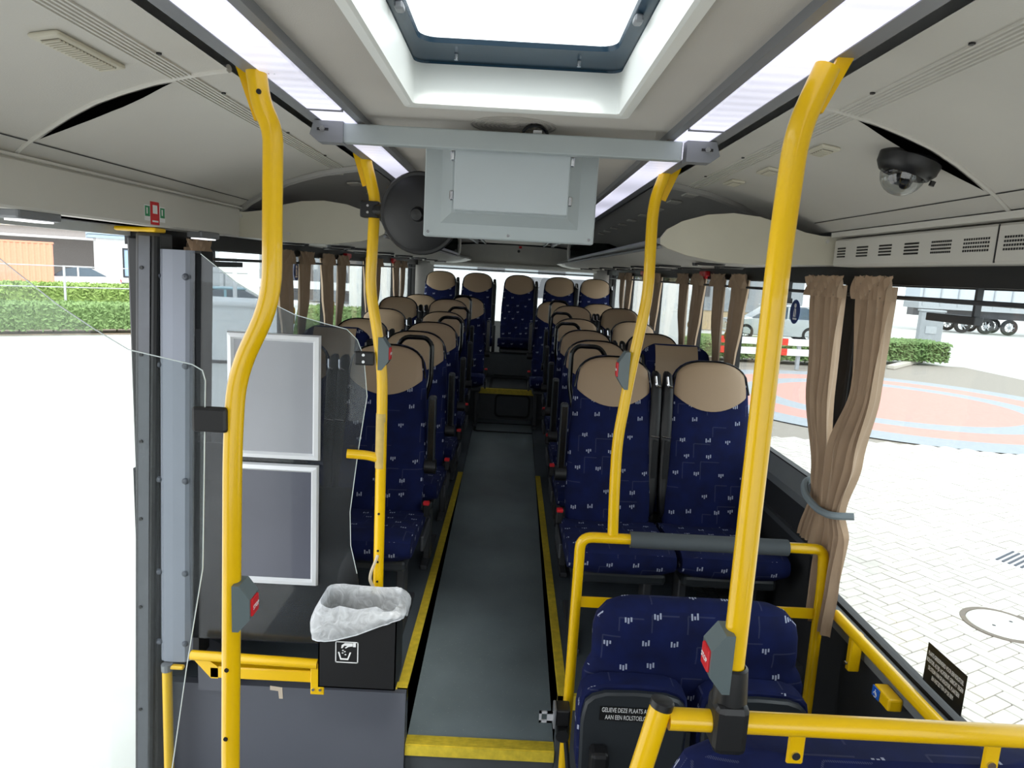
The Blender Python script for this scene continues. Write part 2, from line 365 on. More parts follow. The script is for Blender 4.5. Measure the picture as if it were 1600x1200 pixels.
def corrugated(name, x0, x1, z0, z1, y, m, parent, pitch=.25, amp=.04):
    n = int((x1-x0)/pitch*4); mb = MB(); ys = (0, amp, amp, 0)
    xs = [x0+(x1-x0)*k/n for k in range(n+1)]
    mb.grid([[Vector((xs[k], y-ys[k % 4], z)) for k in range(n+1)] for z in (z0, z1)])
    mb.grid([[Vector((x0, y+w, z)) for z in (z0, z1)] for w in (0, 2.4)]); mb.grid([[Vector((x1, y+w, z)) for z in (z0, z1)] for w in (0, 2.4)])
    mb.add([(x0, y-.02, z1), (x1, y-.02, z1), (x1, y+2.4, z1), (x0, y+2.4, z1)], [(0,1,2,3)])
    return mb.build(name, m, parent)
AZ = radians(33)   # facades on the left face the road
ct = empty('shipping_container', (-25.1, 35.6, -.9), AZ); tag(ct, 'faded orange corrugated containers beside the white car on the left', 'container')
corrugated('side_panel', -7, 1.2, 0, 2.6, 0, orange, ct)
MB().box(-7.05, 1.25, -.05, 2.45, 2.6, 2.68).build('top_rail', orange, ct)
MB().box(-2.02, -1.9, -.06, 0, 0, 2.6).build('corner_post', mat('dark_orange', (140,80,66), .7), ct)
lb = empty('open_shed', (-30.2, 47.0, -.9), AZ); tag(lb, 'open shed with white canopy and cream corrugated roof behind the orange containers', 'building')
corrugated('roof_cladding', -12, 6.5, 3.7, 5.1, -.2, mat('cream_cladding', (226,208,170), .8), lb, .35, .05)
MB().box(-12, 4.6, -4, 0, 3.0, 3.12).build('canopy', white, lb); MB().box(-12, 4.6, 0, .3, 0, 3.7).build('back_wall', mat('shed_back', (140,136,134), .8), lb)
MB().box(4.0, 4.15, -3.9, -3.75, 0, 3.0).build('post', galv, lb)
MB().tube([(4.8,-2,3.3), (5.6,-2,3.2), (6.0,-2,2.4), (8.0,-2,2.35)], .06, 6).build('drainpipe', galv, lb)
hb = empty('office_building', (-23.2, 40.5, -.9), AZ); tag(hb, 'white office building with blue cladding fascia and dark framed window', 'building')
MB().box(-1, 5.6, 0, 4, .6, 3.1).build('wall', offw, hb); MB().box(-1, 5.6, .05, 4, 0, .6).build('plinth', darkg, hb)
for k in range(4): MB().box(-1.4, 5.8, -.35-.02*k, 4, 3.1+k*.2, 3.27+k*.2).build('board', bluegrey, hb)
for x in (.3,):
    wf = MB(); wf.box(x, x+2.6, -.06, 0, .9, .98).box(x, x+2.6, -.06, 0, 2.5, 2.6).box(x, x+.09, -.06, 0, .98, 2.5).box(x+2.5, x+2.6, -.06, 0, .98, 2.5)
    w_ = wf.build('window', mat('dark_window_frame', (40,44,52), .6), hb); MB().box(x+.09, x+2.5, -.02, -.01, .98, 2.5).build('pane', mat('reflecting_pane', (150,176,200), .15), w_)
wb = empty('warehouse', (-2.5, 43, -.9), radians(4)); tag(wb, 'long grey warehouse with dark door bays seen through the left windows', 'building')
MB().box(-13, 9, 0, 5, 0, 4.4).build('wall', greyb, wb); MB().box(-13.1, 9.1, -.1, 5, 4.4, 4.7).build('roof_edge', bluegrey, wb)
for x in (-11.5, -8, -4.2, .2, 4): MB().box(x, x+1.7, -.05, 0, .1, 3.2).build('bay_door', darkg, wb); 
corrugated('ribbed_shutter', -6, -4.4, 0, 3.4, -.1, mat('pale_shutter', (196,200,200), .7), wb)
MB().box(-13, 9, -1.5, -1.35, .8, 1.25).build('loading_edge', offw, wb)
struct(MB().box(-14, 12, 29, 33, -.93, -.88).build('grass_verge', mat('grass', (110,138,70), .95, var=.2, scale=6)))
lp = empty('lamp_post', (-7.9, 19.6, -.9)); tag(lp, 'white lamp post outside the left window behind the skip', 'post'); MB().tube([(0,0,0), (0,0,5)], .06, 8).build('shaft', white, lp); MB().lathe([(.14,0), (.1,.3), (.08,.34)], Matrix(), 10).build('foot', white, lp)
# white skip
sk = empty('white_skip', (-6.45, 16.4, -.9), .1); tag(sk, 'white tapered skip container standing outside the left window', 'skip')
mb = MB(); mb.grid([[Vector(p) for p in ((-.75,-.5,.05), (.95,-.5,.05), (.95,.6,.05), (-.75,.6,.05))], [Vector(p) for p in ((-1.05,-.7,1.35), (1.15,-.7,1.35), (1.15,.8,1.35), (-1.05,.8,1.35))]], True)
mb.build('body', offw, sk); MB().rbox(-1.12, 1.22, -.77, .87, 1.33, 1.45, .04).build('rim', offw, sk); MB().box(-.7, .9, -.45, .55, 0, .06).build('base', darkg, sk)
# cars
def wheel(parent, x, y, r=.33):
    M_ = Matrix.Translation((x, y, r)) @ Matrix.Rotation(pi/2, 4, 'X')
    w = MB().lathe([(r*.6,-.1), (r*.93,-.11), (r,-.07), (r,.07), (r*.93,.11), (r*.6,.1)], M_, 24).build('wheel', dark_rubber, parent, True)
    mb = MB().lathe([(r*.62,.05), (r*.62,.09)], M_, 20).lathe([(.001,.08), (r*.16,.08), (r*.2,.04)], M_, 12)
    for k in range(7):
        a = 2*pi*k/7; mb.box(.03, r*.62, -.025, .025, .05, .08, M_ @ Matrix.Rotation(a, 4, 'Z'))
    mb.build('rim', galv, w)
def car(name, label, loc, rz, body_m, prof_b, prof_g, Wd=1.78, wheels=(-1.35, 1.38), r=.33):
    c = empty(name, loc, rz); tag(c, label, 'car')
    def loft(prof, ins, nm, m, wy):
        mb = MB(); P = [Vector((x, 0, z)) for x, z in prof]; rows = []
        for t, k in ((-1, ins), (-.94, .35*ins), (-.8, 0), (.8, 0), (.94, .35*ins), (1, ins)):
            cx_ = sum(p.x for p in P)/len(P); cz = sum(p.z for p in P)/len(P)
            rows.append([Vector((cx_+(p.x-cx_)*(1-k*.25), t*wy*(1-(.22 if nm == 'glasshouse' else .03)*max(0, (p.z-.9))), cz+(p.z-cz)*(1-k))) for p in P])
        mb.grid(rows, True); n = len(P); mb.f.append(tuple(range(n))); mb.f.append(tuple(len(mb.v)-n+k for k in range(n))); return mb.build(nm, m, c, True)
    loft(prof_b, .1, 'body', body_m, Wd/2)
    loft(prof_g, .06, 'glasshouse', mat('car_glass', (70,86,98), .08), Wd/2*.95)
    x0 = min(p[0] for p in prof_g)+.5; x1 = max(p[0] for p in prof_g)-.7; zt = max(p[1] for p in prof_g)
    MB().rbox(x0, x1, -Wd*.36, Wd*.36, zt-.02, zt+.035, .02).build('roof', body_m, c, True)
    for s in (-1, 1):
        MB().rbox(.05 + (x0+x1)/2-.04, (x0+x1)/2+.09, s*Wd*.47-.01, s*Wd*.47+.01, .9, zt-.02, .005, 1, ).build('pillar', body_m, c)
        for xw in wheels: wheel(c, xw, s*(Wd/2-.1), r)
        xl = max(p[0] for p in prof_b); xm = min(p[0] for p in prof_b)
        MB().rbox(xl-.28, xl-.0, s*.62-.14, s*.62+.14, .66, .8, .04).build('tail_light', mat('tail_red', (190,40,50), .3), c)
        MB().rbox(xm, xm+.3, s*.62-.16, s*.62+.16, .6, .78, .05).build('headlight', chrome, c)
    return c
silver = mat('silver_paint', (190,194,198), .25, .4, coat=.5); whitep = mat('white_car_paint', (235,236,236), .3, coat=.4); bluep = mat('pale_blue_paint', (150,196,206), .3, coat=.4)
suv_b = [(-2.2,.35), (-2.25,.6), (-2.15,.85), (-1.1,1.0), (.2,1.03), (1.9,1.05), (2.2,.98), (2.28,.6), (2.2,.32), (1.0,.22), (-1.2,.22)]
suv_g = [(-1.15,.98), (-.45,1.5), (0,1.56), (1.2,1.54), (1.65,1.45), (2.05,1.0)]
car('silver_estate_car', 'silver estate car parked outside the right windows behind the red and white barrier', (12.0, 31.6, -.9), radians(-5), silver, suv_b, suv_g, 1.8, (-1.4, 1.4), .36)
sal_b = [(-2.2,.35), (-2.25,.6), (-2.1,.78), (-1.0,.92), (1.2,.97), (2.1,.98), (2.25,.62), (2.18,.32), (1.0,.2), (-1.2,.2)]
sal_g = [(-1.05,.9), (-.35,1.36), (.1,1.43), (.8,1.4), (1.55,.97)]
car('white_saloon_car', 'white saloon car with red tail lights beside the orange containers', (-24.3, 38.3, -.9), radians(30), whitep, sal_b, sal_g)
car('pale_blue_car', 'pale blue car with a red tail light, left of the white skip', (-9.6, 22.4, -.9), radians(205-180), bluep, sal_b, sal_g)
# right side street furniture
barrier_r = mat('barrier_red', (214,62,42), .6); 
bar = empty('road_barrier', (8.6, 20.4, -.9), radians(3)); tag(bar, 'red and white striped two board road barrier in front of the hedge', 'barrier')
for zi, z in enumerate((.42, .72)):
    for k in range(7):
        MB().box(-2.5+k*.72, -2.5+(k+1)*.72, -.02, .02, z, z+.2).build('stripe', barrier_r if k % 2 == 0 else white, bar)
for x in (-2.2, 0, 2.3): MB().box(x, x+.1, .03, .12, 0, .9).build('post', galv, bar)
shrub('low_hedge', 'dark green hedge behind the red and white barrier', 'hedge', (8.4, 22.4), (5.2, 1.2, .5), leafm, 6000, .08, 0, 11)
shrub('low_hedge', 'clipped hedge in front of the grey cabinet, seen past the front curtain', 'hedge', (13.2, 24.2), (4.2, 1.4, .65), leafm, 5000, .09, radians(12), 12)
struct(MB().rbox(-2.6, 2.6, -.12, .12, 0, .14, .03).build('kerb', mat('kerb_stone', (196,190,180), .9))).matrix_world = Matrix.Translation((14.1, 24.0, -.92)) @ Matrix.Rotation(radians(48), 4, 'Z')
cab = empty('grey_cabinet', (17.4, 28.6, -.9), radians(-20)); tag(cab, 'tall grey utility cabinet at the end of the hedge', 'cabinet')
MB().rbox(-.42, .42, -.3, .3, 0, 1.75, .03).build('body', greyb, cab); MB().box(-.46, .46, -.34, .34, 1.75, 1.82).build('cap', galv, cab); MB().box(-.2, .2, -.33, -.3, .85, 1.15).build('meter_box', galv, cab)
sp_ = empty('sign_post', (14.3, 26.6, -.9)); tag(sp_, 'thin rusty post standing left of the grey cabinet', 'post'); MB().tube([(0,0,0), (0,0,3.2)], .05, 8).build('shaft', mat('rust', (140,100,80), .8), sp_); MB().box(-.12,.12,-.12,.12,0,.05).build('foot', galv, sp_)
tr = empty('curtain_trailer', (33.5, 47, -.9), radians(-8)); tag(tr, 'grey curtain sided trailer with three axles parked at the far right', 'trailer')
MB().box(-6, 12, -1.2, 1.2, 1.9, 4.2).build('curtain_side', mat('trailer_grey', (190,196,204), .6), tr); MB().box(-6, 12, -1.25, 1.25, 1.5, 1.9).build('load_rail', galv, tr); MB().box(-6, 12, -.5, .5, 1.0, 1.5).build('chassis', darkg, tr)
for k in range(3): 
    for s in (-1, 1): wheel(tr, -3+k*1.45, s*1.05, .52)
for k in range(16): MB().box(-5.8+k*1.1, -5.72+k*1.1, -1.28, -1.25, 1.7, 4.1).build('strap', galv, tr)
MB().box(2.5, 8, -1.2, -1.1, .5, 1.2).build('side_guard', white, tr)
rb = empty('distant_building', (20, 62, -.9), 0); tag(rb, 'pale building far behind the trees on the right', 'building')
MB().box(-9, 6, 0, 5, 0, 5.5).build('wall', greyb, rb); MB().box(-9.3, 6.3, -.3, 5.3, 5.5, 5.9).build('roof', darkg, rb)
for x in (-7.5, -4, -.5, 3): MB().box(x, x+1.6, -.06, 0, 1.2, 3.4).build('window', darkg, rb)
def tree(loc, h, w, label, seed):
    t = empty('tree', (loc[0], loc[1], -.9)); tag(t, label, 'tree'); MB().tube([(0,0,0), (.1,.05,h*.4), (0,0,h*.7)], [.22,.16,.08], 8).build('trunk', mat('bark', (96,78,62), .9), t)
    foliage('crown', (0, 0, h*.68), (w, w, h*.75), leafdark, 1400, .28, 0, seed, t, True)
tree((9.4, 41), 6.5, 5, 'dark broad tree beyond the silver car, nearest of the two', 21)
tree((7.8, 50), 7.5, 5, 'dark tree further back, left of the nearer tree on the right', 22)
rw = empty('garden_wall', (7.5, 36, -.9)); tag(rw, 'low sandy wall behind the silver car', 'wall'); MB().box(-5, 9, 0, .3, 0, 1.0).build('wall_body', mat('sandy_wall', (190,170,140), .9), rw); MB().box(-5.05, 9.05, -.05, .35, 1.0, 1.08).build('coping', greyb, rw)
sh = empty('rear_building', (0.3, 24, -.9)); tag(sh, 'pale building with dark window band behind the rear window', 'building')
MB().box(-6, 6, 0, 4, 0, 2.4).build('wall', offw, sh); MB().box(.2, 2.4, -.04, 0, 1.6, 2.3).build('window', darkg, sh)

# ================================================================ BUS SHELL
CP = [(.525,1.885), (.56,1.884), (.62,1.88), (.70,1.872), (.78,1.858), (.85,1.843), (.92,1.82), (.98,1.796), (1.04,1.77), (1.09,1.742)]
def cz(ax):
    if ax <= CP[0][0]: return CP[0][1]
    for (a, za), (b, zb) in zip(CP, CP[1:]):
        if ax <= b: return za+(zb-za)*(ax-a)/(b-a)
    return CP[-1][1]
def archY(ax, y0=2.47): return y0+.6*(ax-.55)
floor_e = struct(empty('floor'))
def fpart(mb, name, m): 
    o = mb.build(name, m, floor_e); return o
# aisle: ramp from z=-.225 at Y 2.35 up to 0 at 5.1, gentle rise to .065 at 6.2, flat to 6.8
AXL, AXR = -.315, .245
prof = [(2.35,-.225), (5.1,0), (6.2,.06), (6.8,.065)]
mb = MB()
for (ya, za), (yb, zb) in zip(prof, prof[1:]): mb.add([(AXL,ya,za), (AXR,ya,za), (AXR,yb,zb), (AXL,yb,zb)], [(0,1,2,3)])
fpart(mb, 'aisle_floor', aislem)
mb = MB()      # aisle side walls of podiums, step riser
for x in (AXL, AXR): mb.add([(x,2.35,-.225), (x,5.1,0), (x,2.35,0)], [(0,1,2)]); mb.add([(x,5.1,-.02), (x,6.81,-.02), (x,6.81,.092), (x,5.8,.092), (x,5.1,.0)], [(0,1,2,3,4)])
fpart(mb, 'podium_side', riserm)
# seat podiums
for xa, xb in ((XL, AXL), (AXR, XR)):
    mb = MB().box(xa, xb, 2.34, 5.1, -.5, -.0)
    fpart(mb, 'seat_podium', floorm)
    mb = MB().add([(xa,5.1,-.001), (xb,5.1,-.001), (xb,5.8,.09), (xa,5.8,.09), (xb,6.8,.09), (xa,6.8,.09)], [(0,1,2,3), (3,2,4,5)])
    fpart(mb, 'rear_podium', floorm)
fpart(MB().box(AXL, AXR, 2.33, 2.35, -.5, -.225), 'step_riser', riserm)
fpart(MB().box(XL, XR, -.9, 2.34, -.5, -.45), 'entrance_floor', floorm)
fpart(MB().box(XL, XR, 6.8, 7.6, -.1, .37), 'rear_step', riserm)
fpart(MB().box(XL, XR, 7.6, 8.75, -.1, .42), 'rear_seat_platform', riserm)
# yellow nosings (ribbed)
def strip(name, x0, x1, y0, y1, z, ribs='y'):
    e = tag(empty(name, (0, 0, 0)), None); mb = MB().box(x0, x1, y0, y1, z-.002, z+.006)
    if ribs == 'y':
        n = 5
        for k in range(n): w = (x1-x0)/n; mb.box(x0+k*w+.001, x0+(k+1)*w-.0015, y0, y1, z+.006, z+.0085)
    else:
        n = 4
        for k in range(n): w = (y1-y0)/n; mb.box(x0, x1, y0+k*w+.001, y0+(k+1)*w-.0015, z+.006, z+.0085)
    bpy.data.objects.remove(e)
    return mb
t1 = strip('n', -.352, -.315, 2.33, 5.1, 0).box(-.352, -.315, 2.325, 2.335, -.045, .006).box(-.372, -.315, 2.325, 2.36, -.045, .007).build('trim_1', yellow_worn); struct(t1)
t2 = strip('n', .245, .282, 2.33, 5.1, 0).box(.245, .30, 2.325, 2.335, -.05, .006).box(.245, .62, 2.325, 2.345, -.05, .007).build('trim_2', yellow_worn); struct(t2)
t3 = strip('n', AXL, AXR, 2.315, 2.37, -.225, 'x').box(AXL, AXR, 2.312, 2.322, -.262, -.22).build('trim_3', yellow_worn); struct(t3)
t4 = strip('n', -.30, .285, 6.785, 6.83, .372, 'x').box(-.30, .285, 6.78, 6.79, .33, .378).build('trim_4', yellow_worn); struct(t4)
# floor hatches
def ringmesh(x0, x1, y0, y1, w, z, h, vert=False):
    mb = MB(); n = 28; rows = []
    def rr(a, b, c, d, r):
        P = []
        for cx_, cy_, s0 in ((b-r, d-r, 0), (a+r, d-r, 1), (a+r, c+r, 2), (b-r, c+r, 3)):
            for k in range(6): t = (s0+k/5)*pi/2; P.append((cx_+r*cos(t), cy_+r*sin(t)))
        return P
    o_ = rr(x0, x1, y0, y1, .05); i_ = rr(x0+w, x1-w, y0+w, y1-w, .035)
    f = (lambda p, q: Vector((p[0], q, p[1]))) if vert else (lambda p, q: Vector((p[0], p[1], q)))
    mb.grid([[f(p, z) for p in o_], [f(p, z+h) for p in o_], [f(p, z+h) for p in i_], [f(p, z) for p in i_]], True); return mb
fpart(ringmesh(-.31, .30, 6.25, 6.62, .022, .062, .006), 'hatch_seal', dark_rubber)
fpart(ringmesh(-.2, .22, 6.86, 7.56, .03, .371, .006), 'hatch_seal', dark_rubber)
fpart(ringmesh(-.13, .23, .09, .33, .02, 6.8, -.01, True), 'hatch_seal', dark_rubber)
fpart(ringmesh(-.2, .22, .40, .62, .025, 7.57, -.01, True), 'hatch_seal', dark_rubber)
fpart(MB().rbox(-.34, .42, 7.555, 7.6, .40, .66, .02), 'rear_bench_front', riserm)
# heater grille on the floor near the right wall
gv = MB()
for k in range(46):
    for q in range(3): gv.box(1.0+q*.055, 1.045+q*.055, 2.42+k*.02, 2.43+k*.02, .001, .006)
fpart(gv, 'heater_grille', mat('heater_metal', (120,122,124), .5, .5))

# ---- walls
SZ = .80
def wall(name, x, side):
    e = struct(empty(name, (0, 0, 0)))
    s = 1 if side == 'R' else -1
    y0 = 2.45 if side == 'R' else 2.32
    def slab(a, b, *r): return MB().box(min(a, b), max(a, b), *r)
    slab(x, x+s*.05, y0, 8.75, -.1, SZ).build('lower_lining', wallblack, e)
    MB().add([(x-s*.001, y0, SZ+.01), (x-s*.001, 8.7, SZ+.01), (x-s*.03, 8.7, SZ-.06), (x-s*.03, y0, SZ-.06), (x-s*.02, y0, SZ-.1), (x-s*.02, 8.7, SZ-.1)], [(0,1,2,3), (3,2,5,4)]).build('window_sill', sillgrey, e)
    slab(x-s*.02, x, y0, 8.7, .55, .575).build('cable_duct', mat('duct_grey', (72,75,80), .5), e)
    slab(x-s*.025, x, y0, 8.7, .02, .10).build('heater_duct', mat('duct_grey', (72,75,80), .5), e)
    slab(x-s*.03, x+s*.05, -.9 if side == 'R' else 2.32, 8.75, 1.572, 1.64).build('header_rail', winblack, e)
    return e
wr = wall('wall_right', XR, 'R'); wl = wall('wall_left', XL, 'L')
MB().box(XR, XR+.05, -.9, 2.45, -.5, .45).build('front_lining', wallblack, wr)
MB().box(XR-.022, XR, -.9, 2.42, .385, .452).build('front_sill', sillgrey, wr)
MB().box(XL-.05, XL, -.9, .35, -.5, 1.62).build('front_panel', wallblack, wl)
# pillars
for k, (y, w) in enumerate(((2.44,.10), (3.72,.10), (4.52,.10), (5.80,.11), (7.18,.12), (8.55,.3))):
    MB().rbox(XR-.012, XR+.04, y-w/2, y+w/2, .42 if k == 0 else SZ-.02, 1.6, .008, 1).build('window_pillar', winblack, wr)
MB().box(XR-.01, XR+.04, .28, .36, .42, 1.6).build('window_pillar', winblack, wr)
for k, (y, w) in enumerate(((2.52,.42), (3.82,.11), (4.66,.11), (5.92,.11), (7.3,.12), (8.55,.3))):
    MB().rbox(XL-.04, XL+.012, y-w/2, y+w/2, SZ-.02, 1.6, .008, 1).build('window_pillar', winblack, wl)
wn_i = 0
def window(x, y0, y1, z0, z1=1.58):
    global wn_i; wn_i += 1; s = 1 if x > 0 else -1
    e = struct(empty('window_%d' % wn_i))
    MB().box(min(x+s*.018, x+s*.023), max(x+s*.018, x+s*.023), y0, y1, z0, z1).build('pane', winglass, e)
    mb = MB(); a, b = min(x+s*.005, x+s*.035), max(x+s*.005, x+s*.035)
    mb.box(a, b, y0, y1, z0-.02, z0+.012).box(a, b, y0, y1, z1-.012, z1+.01).box(a, b, y0, y0+.012, z0, z1).box(a, b, y1-.012, y1, z0, z1)
    mb.build('frame', winblack, e); return e
RW = [(-.6,.28,.45), (.36,2.39,.45), (2.49,3.67,SZ), (3.77,4.47,SZ), (4.57,5.745,SZ), (5.855,7.12,SZ), (7.24,8.4,SZ)]
LW = [(2.73,3.765,SZ), (3.875,4.605,SZ), (4.715,5.865,SZ), (5.975,7.24,SZ), (7.36,8.4,SZ)]
for y0, y1, z0 in RW: window(XR, y0, y1, z0)
for y0, y1, z0 in LW: window(XL, y0, y1, z0)
# rear wall
rwl = struct(empty('wall_rear'))
rearm = mat('rear_wall_trim', (205,202,194), .7, var=.04)
mb = MB().box(XL, XR, 8.75, 8.8, .3, .92).box(XL, -1.02, 8.75, 8.8, .92, 1.60).box(1.0, XR, 8.75, 8.8, .92, 1.60).box(XL, XR, 8.75, 8.8, 1.60, 1.92)
mb.build('rear_lining', rearm, rwl)
MB().tube([(-1.0, 8.56, 1.83), (-.5, 8.55, 1.872), (0, 8.55, 1.88), (.5, 8.55, 1.872), (.98, 8.56, 1.83)], .012, 6).build('dome_seam', winblack, rwl)
MB().rbox(-1.05, 1.03, 8.6, 8.76, 1.585, 1.64, .02).build('window_shelf', coverm, rwl)
MB().cyl((.04, 8.54, 1.80), (.04, 8.56, 1.80), .018, 10).build('camera_hole', black, rwl)
MB().box(.04, .075, 8.53, 8.56, 1.835, 1.862).build('red_marker', red, rwl)
window_rear = struct(empty('window_rear')); MB().box(-1.02, 1.0, 8.77, 8.775, .92, 1.6).build('pane', winglass, window_rear)
MB().box(-1.02, 1.0, 8.72, 8.74, 1.545, 1.56).build('frame', winblack, window_rear)
# ---- ceiling
ce = struct(empty('ceiling'))
HX0, HX1, HY0, HY1 = -.232, .206, .15, 1.447
mb = MB(); z = 1.882
mb.add([(-.37,-.9,z), (HX0,-.9,z), (HX0,8.75,z), (-.37,8.75,z)], [(0,1,2,3)]); mb.add([(HX1,-.9,z), (.345,-.9,z), (.345,8.75,z), (HX1,8.75,z)], [(0,1,2,3)])
mb.add([(HX0,-.9,z), (HX1,-.9,z), (HX1,HY0,z), (HX0,HY0,z)], [(0,1,2,3)]); mb.add([(HX0,HY1,z), (HX1,HY1,z), (HX1,8.75,z), (HX0,8.75,z)], [(0,1,2,3)])
mb.build('centre_panel', ceilm, ce)
MB().box(XL-.05, HX0-.01, -.9, 8.8, 1.985, 2.0).box(HX1+.01, XR+.05, -.9, 8.8, 1.985, 2.0).box(HX0-.01, HX1+.01, HY1+.01, 8.8, 1.985, 2.0).box(HX0-.01, HX1+.01, -.9, HY0-.01, 1.985, 2.0).build('roof_skin', offw, ce)
MB().box(XL-.05, XL-.03, -.9, 8.8, 1.6, 2.0).box(XR+.03, XR+.05, -.9, 8.8, 1.6, 2.0).build('roof_side', offw, ce)
# speaker rings
mb = MB()
for k in range(9):
    r0 = .012+k*.0105; mb.lathe([(r0,0), (r0,-.0015), (r0+.004,-.0015), (r0+.004,0)], Matrix.Translation((-.02, 1.66, 1.8818)), 40)
mb.build('speaker_grille', mat('speaker_dots', (168,164,158), .9), ce)
# coves
for s, nm in ((-1, 'left'), (1, 'right')):
    y_end = 2.78 if s < 0 else 2.42
    def X(a): return CX+s*a if True else 0
    def cove(ya, yb, m, nmx, dz=0, joint_y=None):
        rows = []
        for ax, zz in CP:
            a = ya(ax) if callable(ya) else ya; b = yb(ax) if callable(yb) else yb
            rows.append([Vector((X(ax), a+(b-a)*t/6, zz+dz)) for t in range(7)])
        return MB().grid(rows).build(nmx, m, ce, True)
    archJ = lambda ax: 1.332+.4*(ax-.55)
    cove(-.9, lambda ax: archJ(ax)-.005, coverm, 'cove_panel'); cove(lambda ax: archJ(ax)+.005, lambda ax: archY(ax), coverm, 'cove_panel')
    cove(lambda ax: archY(ax), 8.75, graycove, 'rear_cove', .012)
    MB().tube([(X(ax), archY(ax, 2.475), zz-.004) for ax, zz in CP], .016, 8).build('arch_moulding', graycove if s > 0 else graycove, ce, True)
    MB().tube([(X(ax), archJ(ax), zz+.002) for ax, zz in CP], .0075, 8).build('joint_moulding', coverm, ce, True)
    # black sheet painted as the shade inside a sagging crescent gap by the joint
    rows = [[], []]
    for k in range(13):
        t = k/12; ax = .66+t*.36; w = .036*sin(pi*t); zz = cz(ax); rows[0].append(Vector((X(ax), archJ(ax)+.012, zz-.003))); rows[1].append(Vector((X(ax), archJ(ax)+.012+w, zz-.003-.2*w)))
    MB().grid(rows).build('gap_shade_sheet', mat('void_black', (3,3,3), 1, spec=0), ce)
    # grooved band and lower seam
    mb = MB()
    for k in range(6): mb.box(min(X(.606+k*.009), X(.611+k*.009)), max(X(.606+k*.009), X(.611+k*.009)), -.9, archY(.61), cz(.608+k*.009)-.003, cz(.608+k*.009)+.003)
    mb.build('ribbed_band', coverm, ce)
    mb = MB(); mb.grid([[Vector((X(1.035), y, cz(1.035)-.0015)) for y in (-.9, y_end)], [Vector((X(1.039), y, cz(1.039)-.0015)) for y in (-.9, y_end)]]); mb.build('panel_seam', winblack, ce)
    mb = MB()
    for y in (.97, 1.225, 1.485, 1.89, 2.25): mb.cyl((X(.603), y, 1.8785), (X(.603), y, 1.884), .0045, 8)
    mb.build('screw_hole', black, ce)
    # slot beside the light, dark channel
    MB().box(min(X(.36), X(.51)), max(X(.36), X(.51)), -.9, 8.7, 1.905, 1.915).build('light_channel', winblack, ce)
    MB().box(min(X(.346), X(.364)), max(X(.346), X(.364)), -.9, 8.7, 1.866, 1.892).build('light_rail', railgrey, ce)
    MB().box(min(X(.443), X(.472)), max(X(.443), X(.472)), -.9, 8.7, 1.866, 1.905).build('light_rail', railgrey, ce)
# unseen front bulkhead behind the camera; windscreen header added to block light
struct(MB().box(XL, XR, -.92, -.88, -.5, .3).box(XL, XR, -.92, -.88, 1.5, 2.0).build('wall_front', wallblack))
# ---- side ducts
dl = struct(empty('trim_5'))
MB().rbox(XL, -1.097, -.9, 2.78, 1.628, 1.738, .006, 1).build('door_cover', coverm, dl)
MB().box(XL, -1.085, -.9, 2.78, 1.738, 1.744).build('cover_lip', coverm, dl)
dr_ = struct(empty('trim_6'))
MB().rbox(1.085, XR+.03, -.9, 2.385, 1.626, 1.716, .006, 1).build('air_duct', coverm, dr_)
MB().box(1.07, XR, -.9, 2.385, 1.722, 1.738).build('duct_lip', coverm, dr_)
for y0, y1 in ((2.30,2.355), (2.155,2.225), (2.02,2.09), (1.885,1.955), (1.745,1.83), (1.605,1.70), (1.47,1.56)):
    mb = MB(); n = 11
    for r_ in range(4):
        for k in range(n): y = y0+(y1-y0)*(k+.5)/n; mb.box(1.0835, 1.0855, y-.0022, y+.0022, 1.655+r_*.009, 1.660+r_*.009)
    mb.build('perforation', black, dr_)
MB().box(1.083, 1.0855, 1.58, 1.583, 1.628, 1.714).build('duct_seam', winblack, dr_)

# ================================================================ CEILING LIGHTS, HATCH
def led_mat():
    m = mat('led_diffuser', (225,226,232), .35, emit=(232,232,255), estr=1.0); n, l = m.node_tree.nodes, m.node_tree.links; b = n['Principled BSDF']
    tc = n.new('ShaderNodeTexCoord'); sp = n.new('ShaderNodeSeparateXYZ'); l.new(tc.outputs['Object'], sp.inputs[0])
    m1 = n.new('ShaderNodeMath'); m1.operation = 'MULTIPLY'; m1.inputs[1].default_value = 2*pi/.045; l.new(sp.outputs[1], m1.inputs[0])
    s1 = n.new('ShaderNodeMath'); s1.operation = 'SINE'; l.new(m1.outputs[0], s1.inputs[0])
    m2 = n.new('ShaderNodeMath'); m2.operation = 'MULTIPLY'; m2.inputs[1].default_value = 2*pi/.62; l.new(sp.outputs[1], m2.inputs[0])
    s2 = n.new('ShaderNodeMath'); s2.operation = 'SINE'; l.new(m2.outputs[0], s2.inputs[0])
    a = n.new('ShaderNodeMath'); a.operation = 'MULTIPLY_ADD'; a.inputs[1].default_value = .07; a.inputs[2].default_value = .78; l.new(s1.outputs[0], a.inputs[0])
    c = n.new('ShaderNodeMath'); c.operation = 'MULTIPLY_ADD'; c.inputs[1].default_value = .16; l.new(s2.outputs[0], c.inputs[0]); l.new(a.outputs[0], c.inputs[2])
    l.new(c.outputs[0], b.inputs['Emission Strength']); return m
ledm = led_mat()
for s, nm in ((-1, 'left'), (1, 'right')):
    e = empty('strip_light', (CX+s*.403, 3.9, 1.868)); tag(e, 'long white LED strip light along the %s side of the ceiling' % nm, 'light')
    for k in range(3):
        y0 = -4.7+k*2.32; MB().rbox(-.039, .039, y0, y0+2.31, -.004, .01, .004, 1).build('diffuser', ledm, e)
        MB().box(-.038, .038, y0+2.31, y0+2.32, -.005, .012).build('joint_cap', railgrey, e)
hm = mat('hatch_surround', (248,250,246), .35, var=.01)
